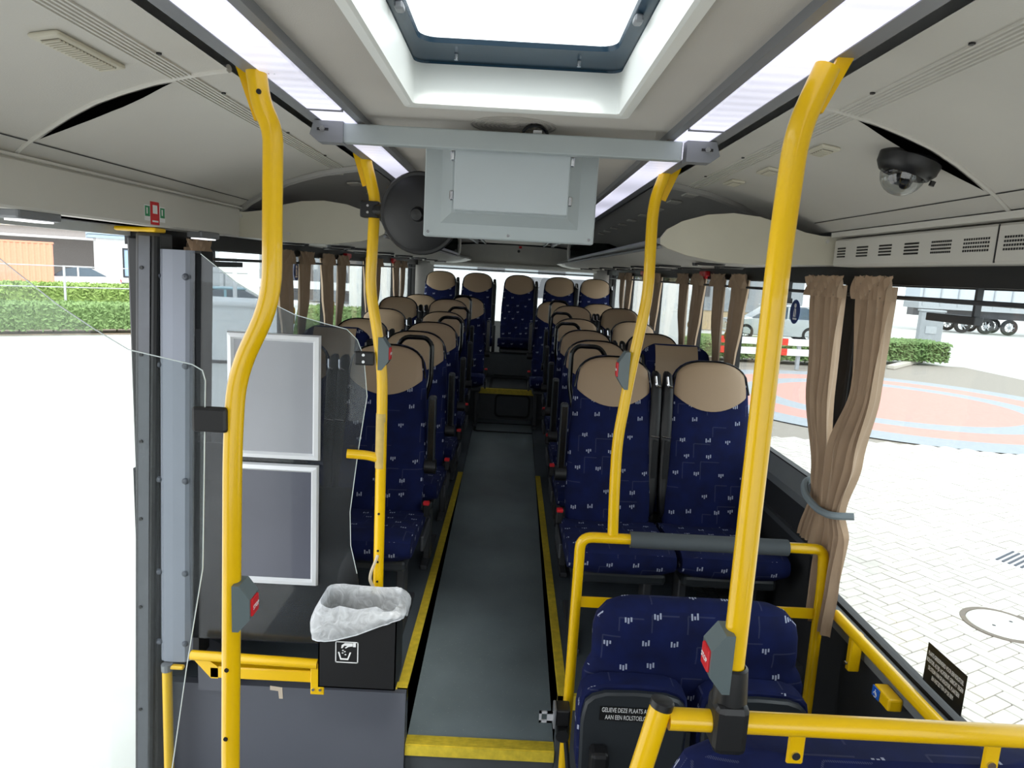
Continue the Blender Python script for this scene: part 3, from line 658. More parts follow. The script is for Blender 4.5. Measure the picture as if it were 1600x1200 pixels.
he = empty('roof_hatch', (0, 0, 1.86)); tag(he, 'white framed glass roof hatch in the ceiling', 'hatch')
def rectring(rects, name, m, par):
    mb = MB(); rows = []
    for x0, x1, y0, y1, z, r in rects:
        P = []
        for cx_, cy_, s0 in ((x1-r, y1-r, 0), (x0+r, y1-r, 1), (x0+r, y0+r, 2), (x1-r, y0+r, 3)):
            for k in range(5): t = (s0+k/4)*pi/2; P.append(Vector((cx_+r*cos(t), cy_+r*sin(t), z)))
        rows.append(P)
    mb.grid(rows, True); return mb.build(name, m, par, True, sharp=25)
rectring([(HX0-.012, HX1+.012, HY0-.012, HY1+.012, .032, .012), (HX0-.006, HX1+.006, HY0-.006, HY1+.006, .006, .012), (-.214, .187, .2, 1.372, -.008, .008), (-.208, .181, .21, 1.362, -.006, .008), (-.213, .185, .22, 1.405, .078, .02)], 'surround', hm, he)
bl = mat('hatch_gasket', (38,62,80), .25)
rectring([(-.213, .185, .22, 1.405, .078, .02), (-.214, .186, .21, 1.406, .082, .03), (-.192, .163, .24, 1.312, .088, .03), (-.190, .161, .25, 1.308, .096, .03)], 'gasket_frame', bl, he)
MB().box(-.2, .17, .22, 1.33, .097, .101).build('pane', glass('hatch_glass', (252,254,254)), he)
for x, y in ((-.196,1.12), (.168,1.12)): MB().rbox(x-.007, x+.007, y-.012, y+.012, .072, .084, .003, 1).build('latch', railgrey, he)
for x in (-.13, .1): MB().cyl((x, 1.36, .074), (x, 1.36, .084), .004, 8).build('rivet', chrome, he)

# ================================================================ SEATS
def hw(z):      # half width of the backrest
    if z < .55: return .188+.010*(z-.40)/.15
    if z < .80: return .198
    if z < 1.03: return .198-.016*(z-.8)/.23
    t = min(1, (z-1.03)/.162); return max(.02, .182*(1-t**2.7)**(1/2.7))
def yc(z): return .055-.17*(1.19-z)/.79
def th(z): return .058-.014*max(0, (z-.5)/.7)-(.028*((z-1.08)/.11)**2 if z > 1.08 else 0)
def ysurf(x, z, off=0):
    w = hw(z)+.004; t = min(.999, abs(x)/w); return yc(z)-(th(z)+off)*(1-t**3.2)**(1/3.2)
def backrest_mb(flat=False):
    mb = MB(); zs = [.40, .43, .5, .58, .66, .74, .82, .9, .98, 1.04, 1.08, 1.11, 1.14, 1.16, 1.175, 1.184, 1.189]
    rows = []
    for z in zs:
        w = hw(z) if not flat else (.196 if z < 1.12 else .196-(.196-.12)*((z-1.12)/.07)**2.2); t = th(z); P = []
        for k in range(28):
            a = 2*pi*k/28; c, s_ = cos(a), sin(a); e = 2/3.2
            P.append(Vector((w*math.copysign(abs(c)**e, c), yc(z)+t*math.copysign(abs(s_)**e, s_), z)))
        rows.append(P)
    mb.grid(rows, True); mb.f.append(tuple(range(28))); mb.f.append(tuple(len(mb.v)-28+k for k in range(28))); return mb
def tan_patch(off=.007):
    nx, nz = 16, 10; rows = []
    for j in range(nz+3):
        row = []
        for i in range(nx+1):
            s_ = -1+2*i/nx; x = s_*.176; ztop = 1.045+.140*(1-abs(s_)**2.6)**(1/2.6); zb = .968+.075*s_*s_
            t = min(1, max(0, (j-1)/nz)); z = zb+(ztop-zb)*t
            edge = j in (0, nz+2) or i in (0, nx)
            row.append(Vector((x, ysurf(x, min(z, 1.185), -.012 if edge else off), z)))
        rows.append(row)
    return MB().grid(rows)
def piping():
    pts = []
    for i in range(25):
        s_ = -1+2*i/24; x = s_*.179; zt_ = 1.045+.144*(1-abs(s_)**2.6)**(1/2.6); pts.append((x, ysurf(x*.97, min(1.18, zt_), .002), zt_))
    return MB().tube(pts, .0042, 6)
def cushion_mb():
    rows = []
    P0 = [(-.575,.40), (-.60,.43), (-.605,.465), (-.595,.495), (-.565,.51), (-.5,.512), (-.4,.495), (-.25,.47), (-.12,.462), (-.07,.44), (-.07,.39), (-.15,.375), (-.35,.375), (-.52,.385)]
    for i in range(9):
        s_ = -1+2*i/8; x = s_*.212; e = (1-abs(s_)**5)*1.0
        rows.append([Vector((x, -.33+(y+.33)*(.93+.07*e), .44+(z-.44)*(.72+.28*e)-.006*(1-s_*s_)*(1 if z > .45 else 0))) for y, z in P0])
    mb = MB(); mb.grid(rows, True); n = len(P0); mb.f.append(tuple(range(n))); mb.f.append(tuple(len(mb.v)-n+k for k in range(n))); return mb
def make_seat(inner, aisle_side, handle=False, flat=False, rear=False, belt=True):
    """faces -y; aisle_side = +1/-1 (side with armrest), inner = side where the belt module hangs"""
    r_ = empty('coach_seat')
    if flat:
        backrest_mb(True).build('backrest', fab, r_, True, True)
        rows = []
        for j in range(14):
            z = .92+.262*min(1, j/11); k = max(0, j-11)
            rows.append([Vector((-.12+.24*i/6, (yc(min(z,1.18))-th(min(z,1.18))-.006)+(k*.035), z+(.006 if k else 0))) for i in range(7)])
        MB().grid(rows).build('headrest_cover', tan, r_, True)
    else:
        backrest_mb().build('backrest', fab, r_, True, True)
        tan_patch().build('headrest_cover', tan, r_, True, sharp=80); piping().build('piping', blackgloss, r_, True)
    cushion_mb().build('seat_cushion', fab, r_, True, True)
    MB().rbox(-.19, .19, -.53, -.05, .335, .385, .015).build('seat_pan', shell, r_)
    MB().rbox(-.18, .18, yc(.7)+.045, yc(.7)+.075, .42, 1.02, .012).build('back_shell', shell, r_)
    for x in ((-.15, .15)):
        MB().rbox(x-.018, x+.018, -.40, -.30, 0, .34, .006, 1).rbox(x-.02, x+.02, -.5, -.06, 0, .025, .005, 1).build('leg', frame_grey, r_)
    if aisle_side:
        a = aisle_side; x = a*.222
        MB().rbox(x-.018, x+.018, -.075, -.03, .66, .975, .01, 2).build('armrest', shell, r_).rotation_euler = (0, 0, 0)
        ch = r_.children[-1]; MB().box(x-.012, x+.012, -.0765, -.075, .675, .96).build('armrest_groove', blackgloss, ch)
        MB().cyl((x-.026, -.06, .645), (x+.026, -.06, .645), .034, 16).build('armrest_hub', black, r_, True)
        bk = MB().rbox(x-.016, x+.016, -.17, -.12, .44, .5, .006).build('buckle', black, r_)
        MB().rbox(x-.014, x+.014, -.182, -.15, .497, .512, .003, 1).build('buckle_button', red, bk)
        if aisle_side: MB().rbox(x-.006*1, x+.010, -.30, -.06, .33, .40, .006).build('side_bracket', frame_grey, r_)
    if handle:
        a = aisle_side
        MB().tube(fillet([(a*.172, .09, .93), (a*.193, .095, 1.03), (a*.193, .10, 1.19), (a*.165, .10, 1.222), (a*.065, .10, 1.222), (a*.03, .10, 1.18), (a*.03, .095, 1.10)], .03, 4), .0115, 10).build('grab_handle', blackgloss, r_, True)
    if inner and belt:
        x = inner*.197; w = .024
        rows = []
        for z, ww, yy in ((1.13,.008,.0), (1.12,.016,-.01), (1.05,.024,-.035), (.9,w,-.055), (.7,w,-.09), (.6,w*.95,-.105), (.5,w*.6,-.12), (.475,.006,-.11)):
            rows.append([Vector((x-ww, yy+.055, z)), Vector((x-ww, yy+.008, z)), Vector((x-ww*.6, yy, z)), Vector((x+ww*.6, yy, z)), Vector((x+ww, yy+.008, z)), Vector((x+ww, yy+.055, z))])
        b_ = MB().grid(rows, True).build('belt_housing', black, r_, True, sharp=50)
        MB().box(x-.012, x+.012, -.062-.035, -.058-.035, .62, .83).build('belt_webbing', dark_rubber, b_)
        MB().tube([(x-.02, -.07, .845), (x+.02, -.07, .84)], .004, 6).build('belt_clip', chrome, b_)
        MB().tube(fillet([(x-.012, -.03, 1.115), (x-.008, -.045, 1.075), (x+.012, -.045, 1.07)], .01, 3), .006, 6).build('belt_guide', chrome, b_)
    return r_
protos = {}
def seat(key, loc, label, group=None, **kw):
    if key not in protos: r_ = protos[key] = make_seat(**kw)
    else: r_ = dup(protos[key])
    r_.location = loc; tag(r_, label, 'seat', group or 'rows of navy coach seats')
    return r_
ORD = ['front', 'second', 'third', 'fourth', 'fifth', 'sixth']
rowsY = [(3.17, 0), (3.90, 0), (4.61, 0), (5.38, .025), (6.13, .09), (6.87, .09)]
ax = {'R': [.483, .487, .50, .505, .53, .415], 'L': [-.562, -.54, -.53, -.535, -.568, -.45]}
wx = {'R': [.93, .94, .945, .95, .955, .86], 'L': [-1.005, -.995, -.995, -.995, -1.01, -.92]}
for i, (Y, Z) in enumerate(rowsY):
    for sd_, s in (('R', 1), ('L', -1)):
        nm = 'right' if s > 0 else 'left'; hd = i in (0, 2, 3, 4)
        desc = 'tan headrest' + (' and grab handle' if hd else '')
        y = Y-.055
        seat((sd_, 'a', hd), (ax[sd_][i], y, Z), 'navy aisle seat with %s, %s row %s of the aisle' % (desc, ORD[i], nm), inner=s, aisle_side=-s, handle=hd)
        fl = i == 1
        seat((sd_, 'w', fl), (wx[sd_][i], y, Z), ('navy window seat, flat top with tan centre band, %s row on the %s' if fl else 'navy window seat with oval tan headrest, %s row on the %s') % (ORD[i], nm), inner=-s, aisle_side=0, flat=fl)
rl = ['at the far left', 'second from the left', 'in the middle facing the aisle', 'second from the right', 'at the far right']
for i, x in enumerate((-.849, -.42, .066, .535, .952)):
    key = 'rear0' if i != 2 else 'rear1'
    seat(key, (x, 8.05, .325), 'navy rear bench seat with tan headrest, %s' % rl[i], 'five seats across the back', inner=1, aisle_side=0)
    if i == 2: pass
for x in (-.20, .33):
    e = empty('armrest', (x, 7.75, .42)); tag(e, 'grey upright armrest on the %s side of the middle rear seat' % ('left' if x < 0 else 'right'), 'armrest')
    MB().rbox(-.018, .018, 0, .045, .18, .52, .01).build('pad', frame_grey, e); MB().cyl((-.03,.02,.16), (.03,.02,.16), .03, 12).build('hub', black, e); MB().box(-.01, .01, .01, .04, 0, .16).build('bracket', black, e)

# ================================================================ LUGGAGE RACKS
for s, nm, y0 in ((-1, 'left', 2.78), (1, 'right', 2.40)):
    e = empty('luggage_rack', (0, 0, 0)); tag(e, 'overhead luggage rack with rounded cream end panel, %s side' % nm, 'luggage rack')
    def X(a): return CX+s*a
    y1 = 6.4
    # end panel: long oval leaf
    P = []
    top = [(.508,1.690), (.53,1.722), (.58,1.752), (.66,1.777), (.75,1.787), (.84,1.780), (.93,1.758), (1.0,1.736), (1.06,1.727), (1.13,1.727)]
    bot = [(1.145,1.632), (1.0,1.626), (.85,1.618), (.72,1.620), (.60,1.638), (.535,1.658), (.510,1.672)]
    poly = [(X(a), z) for a, z in top+bot]
    MB().prism(poly, (y0, y0+.02)).build('end_panel', creamm, e)
    for a, z in ((.89,1.652), (1.08,1.71)): MB().cyl((X(a), y0-.004, z), (X(a), y0, z), .007, 10).build('screw', coverm, e)
    # tray floor (underside visible) and front tube
    under = [(.52,1.668), (.60,1.640), (.72,1.622), (.85,1.620), (1.0,1.627), (1.2,1.632)]
    yy = [y0+.02+(8.55-y0)*k/8 for k in range(9)]
    MB().grid([[Vector((X(a), y, z)) for y in yy] for a, z in under]).build('tray_underside', coverm, e, True)
    MB().grid([[Vector((X(a), y, z+.018)) for y in yy] for a, z in under]).build('tray_liner', graycove, e, True)
    MB().tube([(X(.508), y0+.01, 1.682), (X(.508), y1, 1.682)], .011, 10).build('front_tube', railgrey, e, True)
    MB().tube([(X(.512), y0+.02, 1.662), (X(.512), y1, 1.662)], .006, 8).build('lower_tube', railgrey, e, True)
    # glazed rear bulkhead of the rack
    M_ = [(.50,1.67), (.50,1.80), (.52,1.85), (.60,1.865)]
    MB().tube(fillet([(X(.96), y1+.02, 1.66), (X(.505), y1+.02, 1.672), (X(.50), y1+.02, 1.84), (X(.62), y1+.02, 1.865)], .05, 5), .014, 8).build('end_frame', coverm, e, True)
    MB().box(min(X(.52), X(1.0)), max(X(.52), X(1.0)), y1+.015, y1+.025, 1.68, 1.85).build('end_glass', glass('rack_glass', (120,135,135)), e)
    # reading light and vent units on the underside
    pairs = [(2.62,.75), (2.95,.93), (3.32,.75), (3.62,.93), (4.02,.75), (4.3,.93), (4.75,.75), (5.05,.93), (5.5,.75), (5.8,.93), (6.3,.75), (6.6,.93), (7.1,.75)]
    for y, a in pairs:
        if y < y0+.1: y += .4
        zz = 1.6205
        M4 = Matrix.Translation((X(a), y, zz-.003)) @ Matrix.Diagonal((1.5, .9, 1, 1))
        MB().lathe([(.001,-.006), (.028,-.006), (.036,-.003), (.038,.003)], M4, 20).build('vent_nozzle', black, e, True)
        for q in (-.05, .05): MB().lathe([(.001,-.008), (.010,-.008), (.013,.003)], Matrix.Translation((X(a)+q, y+.03, zz-.003)), 10).build('reading_light', black, e)
def lamp_rect(name, label, ax_, y, s, w=.05, l=.11, lit=False, cat='vent', slats=7, group=None):
    """small rectangular fitting lying on the cove, louvred"""
    x = CX+s*ax_; sl = atan2(cz(ax_+.02)-cz(ax_-.02), .04)
    e = empty(name, (x, y, cz(ax_)-.002)); e.rotation_euler = (0, -s*sl, 0); tag(e, label, cat, group)
    rectlist = []
    MB().rbox(-w/2, w/2, -l/2, l/2, -.006, .002, .004, 2).build('bezel', creamm, e)
    MB().box(-w/2+.01, w/2-.01, -l/2+.015, l/2-.015, -.0065, -.006).build('recess', mat('vent_recess', (112,106,92), .7), e)
    for k in range(slats):
        yy_ = -l/2+.015+(l-.03)*(k+.5)/slats; MB().box(-w/2+.01, w/2-.01, yy_-.0018, yy_+.0018, -.009, -.0065).build('slat', creamm, e)
    return e
lamp_rect('air_vent', 'long cream louvred air vent in the upper left cove panel', .714, 1.19, -1, .048, .185, slats=17)
for k, (a, y, ds) in enumerate(((.714,1.663,'nearest the front'), (.715,1.997,'middle'), (.701,2.27,'farthest from the camera'))):
    lamp_rect('cove_lamp', 'small cream louvred lamp on the right cove, %s of three' % ds, a, y, 1, .045, .10, cat='lamp', slats=6, group='lamps on the front right cove')
for s in (-1, 1):
    ys = [2.75, 3.02, 3.36, 3.72, 4.09, 4.44, 4.8, 5.15, 5.5] if s > 0 else [2.66, 2.99, 3.36, 3.8]
    for y in ys:
        e = lamp_rect('cove_button', 'small oblong cover plate above the %s luggage rack, %s from the front' % ('right' if s > 0 else 'left', ['first','second','third','fourth','fifth','sixth','seventh','eighth','ninth','tenth','eleventh'][ys.index(y)]), .68, y, s, .05, .085, cat='cover plate', slats=0, group='cover plates above the %s rack' % ('right' if s > 0 else 'left'))
        e.location.z += .010
        for ch in e.children: ch.data.materials[0] = mat('grey_cover_plate', (190,188,180), .6)

# ================================================================ POLES
def pole(label, pts, r=.0175, name='grab_pole', fil=.06):
    e = empty(name, pts[-1]); tag(e, label, 'grab pole'); L = Vector(pts[-1])
    MB().tube([p-L for p in fillet(pts, fil, 6)], r, 20).build('tube', yellow, e, True, sharp=60); return e
def on(e, mb, name, m, smooth=False):
    o = mb.build(name, m, e, smooth); 
    L = e.location
    o.data.transform(Matrix.Translation(-L)); return o
pL = pole('thick yellow pole with two bends at the front left, nearest the camera', [(-.463,1.25,1.868), (-.455,1.25,1.815), (-.434,1.25,1.77), (-.437,1.25,1.475), (-.503,1.25,1.335), (-.512,1.25,1.19), (-.524,1.25,.55), (-.53,1.25,-.45)])
pR = pole('thick yellow pole at the front right, nearest the camera', [(.414,1.0,1.85), (.383,1.0,1.765), (.378,1.0,1.6), (.379,1.0,.87)])
p2L = pole('second yellow pole on the left beside the poster partition', [(-.478,2.2,1.87), (-.462,2.2,1.81), (-.446,2.2,1.75), (-.456,2.2,1.47), (-.43,2.2,1.34), (-.411,2.2,1.2), (-.409,2.2,1.08), (-.409,2.2,.45), (-.41,2.2,.27)])
p2R = pole('second yellow pole on the right rising from the grey padded rail', [(.443,2.15,1.878), (.418,2.15,1.80), (.412,2.15,1.74), (.419,2.15,1.50), (.384,2.15,1.25), (.360,2.15,1.03), (.364,2.15,.85), (.370,2.15,.715)])
# flat mounting tongues at the pole tops
def tongue(e, a, b, w, y):
    a, b = Vector(a), Vector(b); mb = MB(); d = (b-a).normalized(); side = Vector((d.z, 0, -d.x))
    for q, ww in ((0, w),):
        mb.prism([((a-side*w/2).x, (a-side*w/2).z), ((a+side*w/2).x, (a+side*w/2).z), ((b+side*w*.35).x, (b+side*w*.35).z), ((b-side*w*.35).x, (b-side*w*.35).z)], (y-.004, y+.004))
    on(e, mb, 'mounting_tongue', yellow)
tongue(pL, (-.492,0,1.885), (-.462,0,1.79), .024, 1.262); tongue(pR, (.452,0,1.89), (.412,0,1.795), .022, 1.012)
tongue(p2L, (-.505,0,1.89), (-.478,0,1.79), .03, 2.212); tongue(p2R, (.475,0,1.89), (.44,0,1.79), .03, 2.162)
def holes(e, pts, r=.0035):
    for x, y, z in pts: on(e, MB().cyl((x, y-.019, z), (x, y-.0165, z), r, 10), 'screw_hole', black)
holes(pL, [(-.522,1.25,.75), (-.526,1.25,.60), (-.452,1.25,1.83)], .0045)
holes(p2L, [(-.409,2.2,.73), (-.409,2.2,.60), (-.409,2.2,.56), (-.409,2.2,.49)], .004)
mb = MB()
on(p2L, MB().tube([(-.41,2.2,1.07), (-.41,2.2,.885)], .0182, 20), 'worn_sleeve', mat('scuffed_yellow', (206,176,96), .6, var=.15, scale=30), True)
on(p2L, MB().tube(fillet([(-.409,2.182,.585), (-.415,2.17,.565), (-.428,2.168,.53), (-.432,2.17,.50), (-.42,2.172,.475)], .02, 3), .0055, 6), 'taped_cable', mat('masking_tape', (205,190,165), .8))
on(p2L, MB().tube(fillet([(-.409,2.2,.915), (-.45,2.2,.925), (-.52,2.19,.93)], .05, 5), .0155, 16), 'stub_rail', yellow, True)
def stop_button(e, c, s, h, label='grey push button housing with red STOP key'):
    """housing hugging the pole; s = side the red key faces"""
    x, y, z = c; d = .03
    prof = [(0,-h/2), (.012,-h/2), (.034,-h*.22), (.034,h*.22), (.014,h/2), (0,h/2)]
    poly = [(x+s*(a+.002), z+q) for a, q in prof]
    o = on(e, MB().prism(poly, (y-.026, y+.022)), 'button_housing', mat('stop_housing_grey', (92,104,106), .35, var=.02)); o['label'] = label
    k = on(e, MB().rbox(min(x+s*.034, x+s*.040), max(x+s*.034, x+s*.040), y-.02, y+.014, z-h*.18, z+h*.20, .002, 1), 'stop_key', red); k.parent = e
    M = Matrix.Translation(Vector((x+s*.0405, y-.003, z))-e.location) @ Matrix.Rotation(s*pi/2, 4, 'Z') @ FRONT
    text('STOP', .012, 'stop_word', white, M, k)
stop_button(pL, (-.509,1.25,.883), 1, .094); stop_button(pR, (.371,1.0,.968), -1, .098)
stop_button(p2R, (.378,2.15,1.262), -1, .118); stop_button(p2L, (-.424,2.2,1.268), 1, .105)
on(pR, MB().lathe([(.0195,-.07), (.026,-.066), (.0275,0), (.0235,.052), (.0195,.055)], Matrix.Translation((.379,1.0,.90)), 20), 'sleeve_clamp', black, True)
on(pR, MB().rbox(.352, .406, .968, 1.03, .815, .90, .012), 'sleeve_body', black)
for e, x, y, z0, z1 in ((pL, -.578, 1.25, 1.228, 1.276), (p2L, -.499, 2.2, 1.228, 1.273)):
    o = on(e, MB().rbox(x, x+.065, y-.024, y-.008, z0, z1, .006), 'panel_clamp', black)
for z in (1.24, 1.262): on(p2L, MB().cyl((-.468,2.172,z), (-.468,2.176,z), .005, 8), 'screw', chrome)
# coloured wires at the top of the front left pole
for k, (c, dx) in enumerate((((170,60,40), 0), ((60,130,70), .01), ((200,90,50), -.008))):
    e = MB().tube(fillet([(-.44+dx, 1.25, 1.865), (-.46+dx, 1.24, 1.872+k*.004), (-.487+dx, 1.2, 1.875), (-.49+dx, 1.14, 1.885)], .02, 4), .0022, 5).build('loose_wire', mat('wire_%s' % ['red', 'green', 'orange'][k], c, .5))
    tag(e, 'thin %s wire coming out of the ceiling slot above the front left pole' % ['red', 'green', 'orange'][k], 'wire')

# ================================================================ RAILS AND BARRIERS
rr_ = empty('seat_barrier', (.265,2.15,-.45)); tag(rr_, 'yellow tube barrier frame with grey padded top bar in front of the right seats', 'barrier')
on(rr_, MB().tube(fillet([(.262,2.15,-.45), (.265,2.15,.60), (.265,2.15,.70), (.36,2.15,.70), (1.0,2.15,.70), (1.07,2.15,.70), (1.08,2.15,.60), (1.09,2.15,-.45)], .075, 7), .0175, 20), 'frame_tube', yellow, True)
on(rr_, MB().tube([(.428,2.15,.699), (.95,2.15,.699)], [.027,.027], 20), 'foam_pad', mat('grey_foam', (70,76,80), .7), True)
on(rr_, MB().box(.275, 1.075, 2.145, 2.153, .455, .49), 'cross_plate', yellow)
fr_ = empty('front_rail', (.27,1.0,.86)); tag(fr_, 'thick yellow tube rail across the bottom right corner with angled post', 'rail')
on(fr_, MB().tube([(.285,1.0,.856), (1.14,1.0,.856)], .0175, 20), 'top_tube', yellow, True)
on(fr_, MB().tube([(.272,1.0,.878), (.245,.99,.765), (.17,.96,.45), (.14,.95,-.45)], .0178, 20), 'angled_post', yellow, True)
on(fr_, MB().tube([(.2715,1.0,.8755), (.2738,1.0007,.886), (.2740,1.0009,.888)], [.0187,.0187,.016], 20), 'end_cap', black, True)
for x in (.50, .82):
    on(fr_, MB().rbox(x-.014, x+.014, 1.006, 1.012, .78, .845, .003, 1), 'bracket', yellow)
    on(fr_, MB().cyl((x,1.003,.797), (x,1.008,.797), .007, 12), 'bolt', chrome)
br = empty('seat_back_front', (.68,1.06,.61)); tag(br, 'navy patterned seat back behind the yellow rail, bottom right corner', 'seat')
mb = MB()
rows = []
for k, (a, w) in enumerate(((-.35,.37), (0,.37), (.10,.365), (.14,.345), (.163,.30), (.172,.24))):
    rows.append([Vector((w*math.copysign(abs(cos(t))**.5, cos(t)), .035*math.copysign(abs(sin(t))**.7, sin(t)), a)) for t in [2*pi*q/32 for q in range(32)]])
mb.grid(rows, True); mb.f.append(tuple(len(mb.v)-32+k for k in range(32))); mb.f.append(tuple(range(32)))
mb.build('backrest', fab, br, True, True)
MB().rbox(-.30, .30, .02, .35, -.42, -.33, .03).build('seat_cushion', fab, br, True, True)
for x in (-.135,): MB().cyl((x,-.042,.115), (x,-.034,.115), .008, 12).build('bolt', chrome, br)
MB().cyl((.06,-.042,.105), (.06,-.034,.105), .008, 12).build('bolt', chrome, br)
for x in (-.2, .2): MB().rbox(x-.02, x+.02, -.01, .03, -1.05, -.3, .005).build('leg', frame_grey, br)
# right window handrail
hrl = empty('window_handrail', (1.12,2.09,.49)); tag(hrl, 'yellow handrail running along the lower edge of the front right window', 'handrail')
on(hrl, MB().tube([(1.125,2.12,.487), (1.125,.9,.487)], .0175, 16), 'tube', yellow, True)
for y in (2.02, 1.25): on(hrl, MB().rbox(1.128, 1.165, y-.012, y+.012, .35, .48, .004, 1), 'bracket', yellow); on(hrl, MB().cyl((1.12,y,.375), (1.128,y,.375), .006, 10), 'bolt', chrome)
bt = empty('wheelchair_button', (1.165,1.86,.385)); tag(bt, 'yellow push button with blue wheelchair key under the front right window', 'button')
on(bt, MB().rbox(1.135, 1.178, 1.79, 1.875, .362, .40, .006), 'housing', yellow)
bk_ = on(bt, MB().rbox(1.131, 1.135, 1.835, 1.872, .365, .397, .001, 1), 'blue_key', mat('signal_blue', (20,90,190), .4))
on(bt, MB().tube([(1.130,1.853+.008*cos(t), .376+.008*sin(t)) for t in [2*pi*k/12 for k in range(11)]]+[], .0012, 5).tube([(1.130,1.853,.391), (1.130,1.853,.379), (1.130,1.845,.375)], .0013, 5), 'wheelchair_symbol', white)
# left rails
lr = empty('door_rail', (-.82,2.2,.17)); tag(lr, 'low double yellow rail below the poster partition on the left', 'rail')
on(lr, MB().tube([(-1.03,2.15,.205), (-.60,2.15,.195)], .0165, 16), 'upper_tube', yellow, True)
on(lr, MB().rbox(-.97, -.615, 2.15, 2.19, .122, .165, .004, 1), 'lower_bar', yellow)
on(lr, MB().prism([(-1.02,.185), (-.965,.122), (-.94,.122), (-.94,.165), (-.975,.19)], (2.15, 2.19)), 'end_gusset', yellow)
on(lr, MB().rbox(-.622, -.575, 2.142, 2.148, .085, .20, .01), 'end_plate', yellow)
for x in (-.612, -.588): on(lr, MB().cyl((x,2.138,.105), (x,2.142,.105), .005, 8), 'bolt', chrome)
gp = empty('door_grab_pole', (-1.14,2.2,-.45)); tag(gp, 'slim yellow pole below the grey door column on the left', 'grab pole')
on(gp, MB().tube([(-1.14,2.2,.125), (-1.145,2.2,-.45)], .0165, 16), 'tube', yellow, True); on(gp, MB().tube([(-1.14,2.2,.135), (-1.14,2.2,.11)], .019, 12), 'collar', railgrey)
on(gp, MB().rbox(-1.13, -1.08, 2.19, 2.21, .118, .132, .004, 1), 'lug', yellow)
# podium end wall on the left below the rails
pw = struct(MB().box(XL, AXL-.002, 2.30, 2.335, -.5, .0).build('trim_7', panelblue))
pw2 = struct(MB().box(AXR+.002, XR, 2.32, 2.335, -.5, -.05).build('trim_8', riserm))
pc = MB().prism([(-1.06,.0), (-.965,.0), (-.965,.115), (-1.06,.16)], (2.26, 2.34)).build('corner_panel', panelblue); pc.parent = pw

# ================================================================ BIN
bn = empty('waste_bin', (-.43,2.05,.22)); tag(bn, 'black wall waste bin with a white plastic liner and bin pictogram', 'bin')
x0, x1, y0, y1, zb, zt = -.552, -.308, 1.985, 2.115, .22, .482
mb = MB().box(x0, x1, y0, y0+.004, zb, zt-.004).box(x0, x0+.004, y0, y1, zb, zt-.004).box(x1-.004, x1, y0, y1, zb, zt-.004).box(x0, x1, y1-.004, y1, zb, zt-.004).box(x0, x1, y0, y1, zb, zb+.004)
on(bn, mb, 'bin_body', black)
on(bn, MB().rbox(-.585, -.545, 2.10, 2.112, .225+.06, .225+.125, .004), 'hanging_bracket', black)
py = y0-.0015
pic = MB(); cx_, cz_ = -.462, .372-.0; h_ = .036
cz_ = .345
pic.box(cx_-h_, cx_+h_, py-.0005, py, cz_+h_-.003, cz_+h_).box(cx_-h_, cx_+h_, py-.0005, py, cz_-h_, cz_-h_+.003).box(cx_-h_, cx_-h_+.003, py-.0005, py, cz_-h_, cz_+h_).box(cx_+h_-.003, cx_+h_, py-.0005, py, cz_-h_, cz_+h_)
pic.prism([(cx_-.028,cz_+.0), (cx_-.023,cz_+.0), (cx_-.017,cz_-.021), (cx_+.002,cz_-.021), (cx_+.009,cz_+.0), (cx_+.014,cz_+.0), (cx_+.005,cz_-.026), (cx_-.020,cz_-.026)], (py-.0005, py))
pic.prism([(cx_-.018,cz_+.014), (cx_-.016,cz_+.024), (cx_-.006,cz_+.031), (cx_+.018,cz_+.031), (cx_+.018,cz_+.021), (cx_+.006,cz_+.019), (cx_-.003,cz_+.013), (cx_-.006,cz_+.015), (cx_+.002,cz_+.022), (cx_-.008,cz_+.022), (cx_-.014,cz_+.013)], (py-.0005, py))
for a, b_ in ((-.012,.006), (-.006,.002), (-.013,-.003), (-.004,-.008)): pic.prism([(cx_+a-.0035,cz_+b_), (cx_+a,cz_+b_+.0025), (cx_+a+.0035,cz_+b_), (cx_+a,cz_+b_-.0025)], (py-.0005, py))
pic.box(cx_+.019, cx_+.028, py-.0005, py, cz_+.019, cz_+.032)
on(bn, pic, 'pictogram', white)
bagm = bpy.data.materials.new('thin_white_film'); bagm.use_nodes = True
n, l = bagm.node_tree.nodes, bagm.node_tree.links; n.remove(n['Principled BSDF'])
d = n.new('ShaderNodeBsdfDiffuse'); d.inputs[0].default_value = (.92,.94,.96,1); tl = n.new('ShaderNodeBsdfTranslucent'); tl.inputs[0].default_value = (.8,.84,.9,1)
gl = n.new('ShaderNodeBsdfGlossy'); gl.inputs['Roughness'].default_value = .25; tp = n.new('ShaderNodeBsdfTransparent')
m1 = n.new('ShaderNodeMixShader'); m1.inputs[0].default_value = .35; l.new(d.outputs[0], m1.inputs[1]); l.new(tl.outputs[0], m1.inputs[2])
m2 = n.new('ShaderNodeMixShader'); m2.inputs[0].default_value = .12; l.new(m1.outputs[0], m2.inputs[1]); l.new(gl.outputs[0], m2.inputs[2])
tc = n.new('ShaderNodeTexCoord'); nz = n.new('ShaderNodeTexNoise'); nz.inputs['Scale'].default_value = 28; nz.inputs['Detail'].default_value = 6; nz.inputs['Distortion'].default_value = 1.5; l.new(tc.outputs['Object'], nz.inputs['Vector'])
mr = n.new('ShaderNodeMapRange'); mr.inputs['From Min'].default_value = .35; mr.inputs['From Max'].default_value = .7; mr.inputs['To Min'].default_value = .62; mr.inputs['To Max'].default_value = .97; l.new(nz.outputs['Fac'], mr.inputs['Value'])
m3 = n.new('ShaderNodeMixShader'); l.new(mr.outputs[0], m3.inputs[0]); l.new(tp.outputs[0], m3.inputs[1]); l.new(m2.outputs[0], m3.inputs[2])
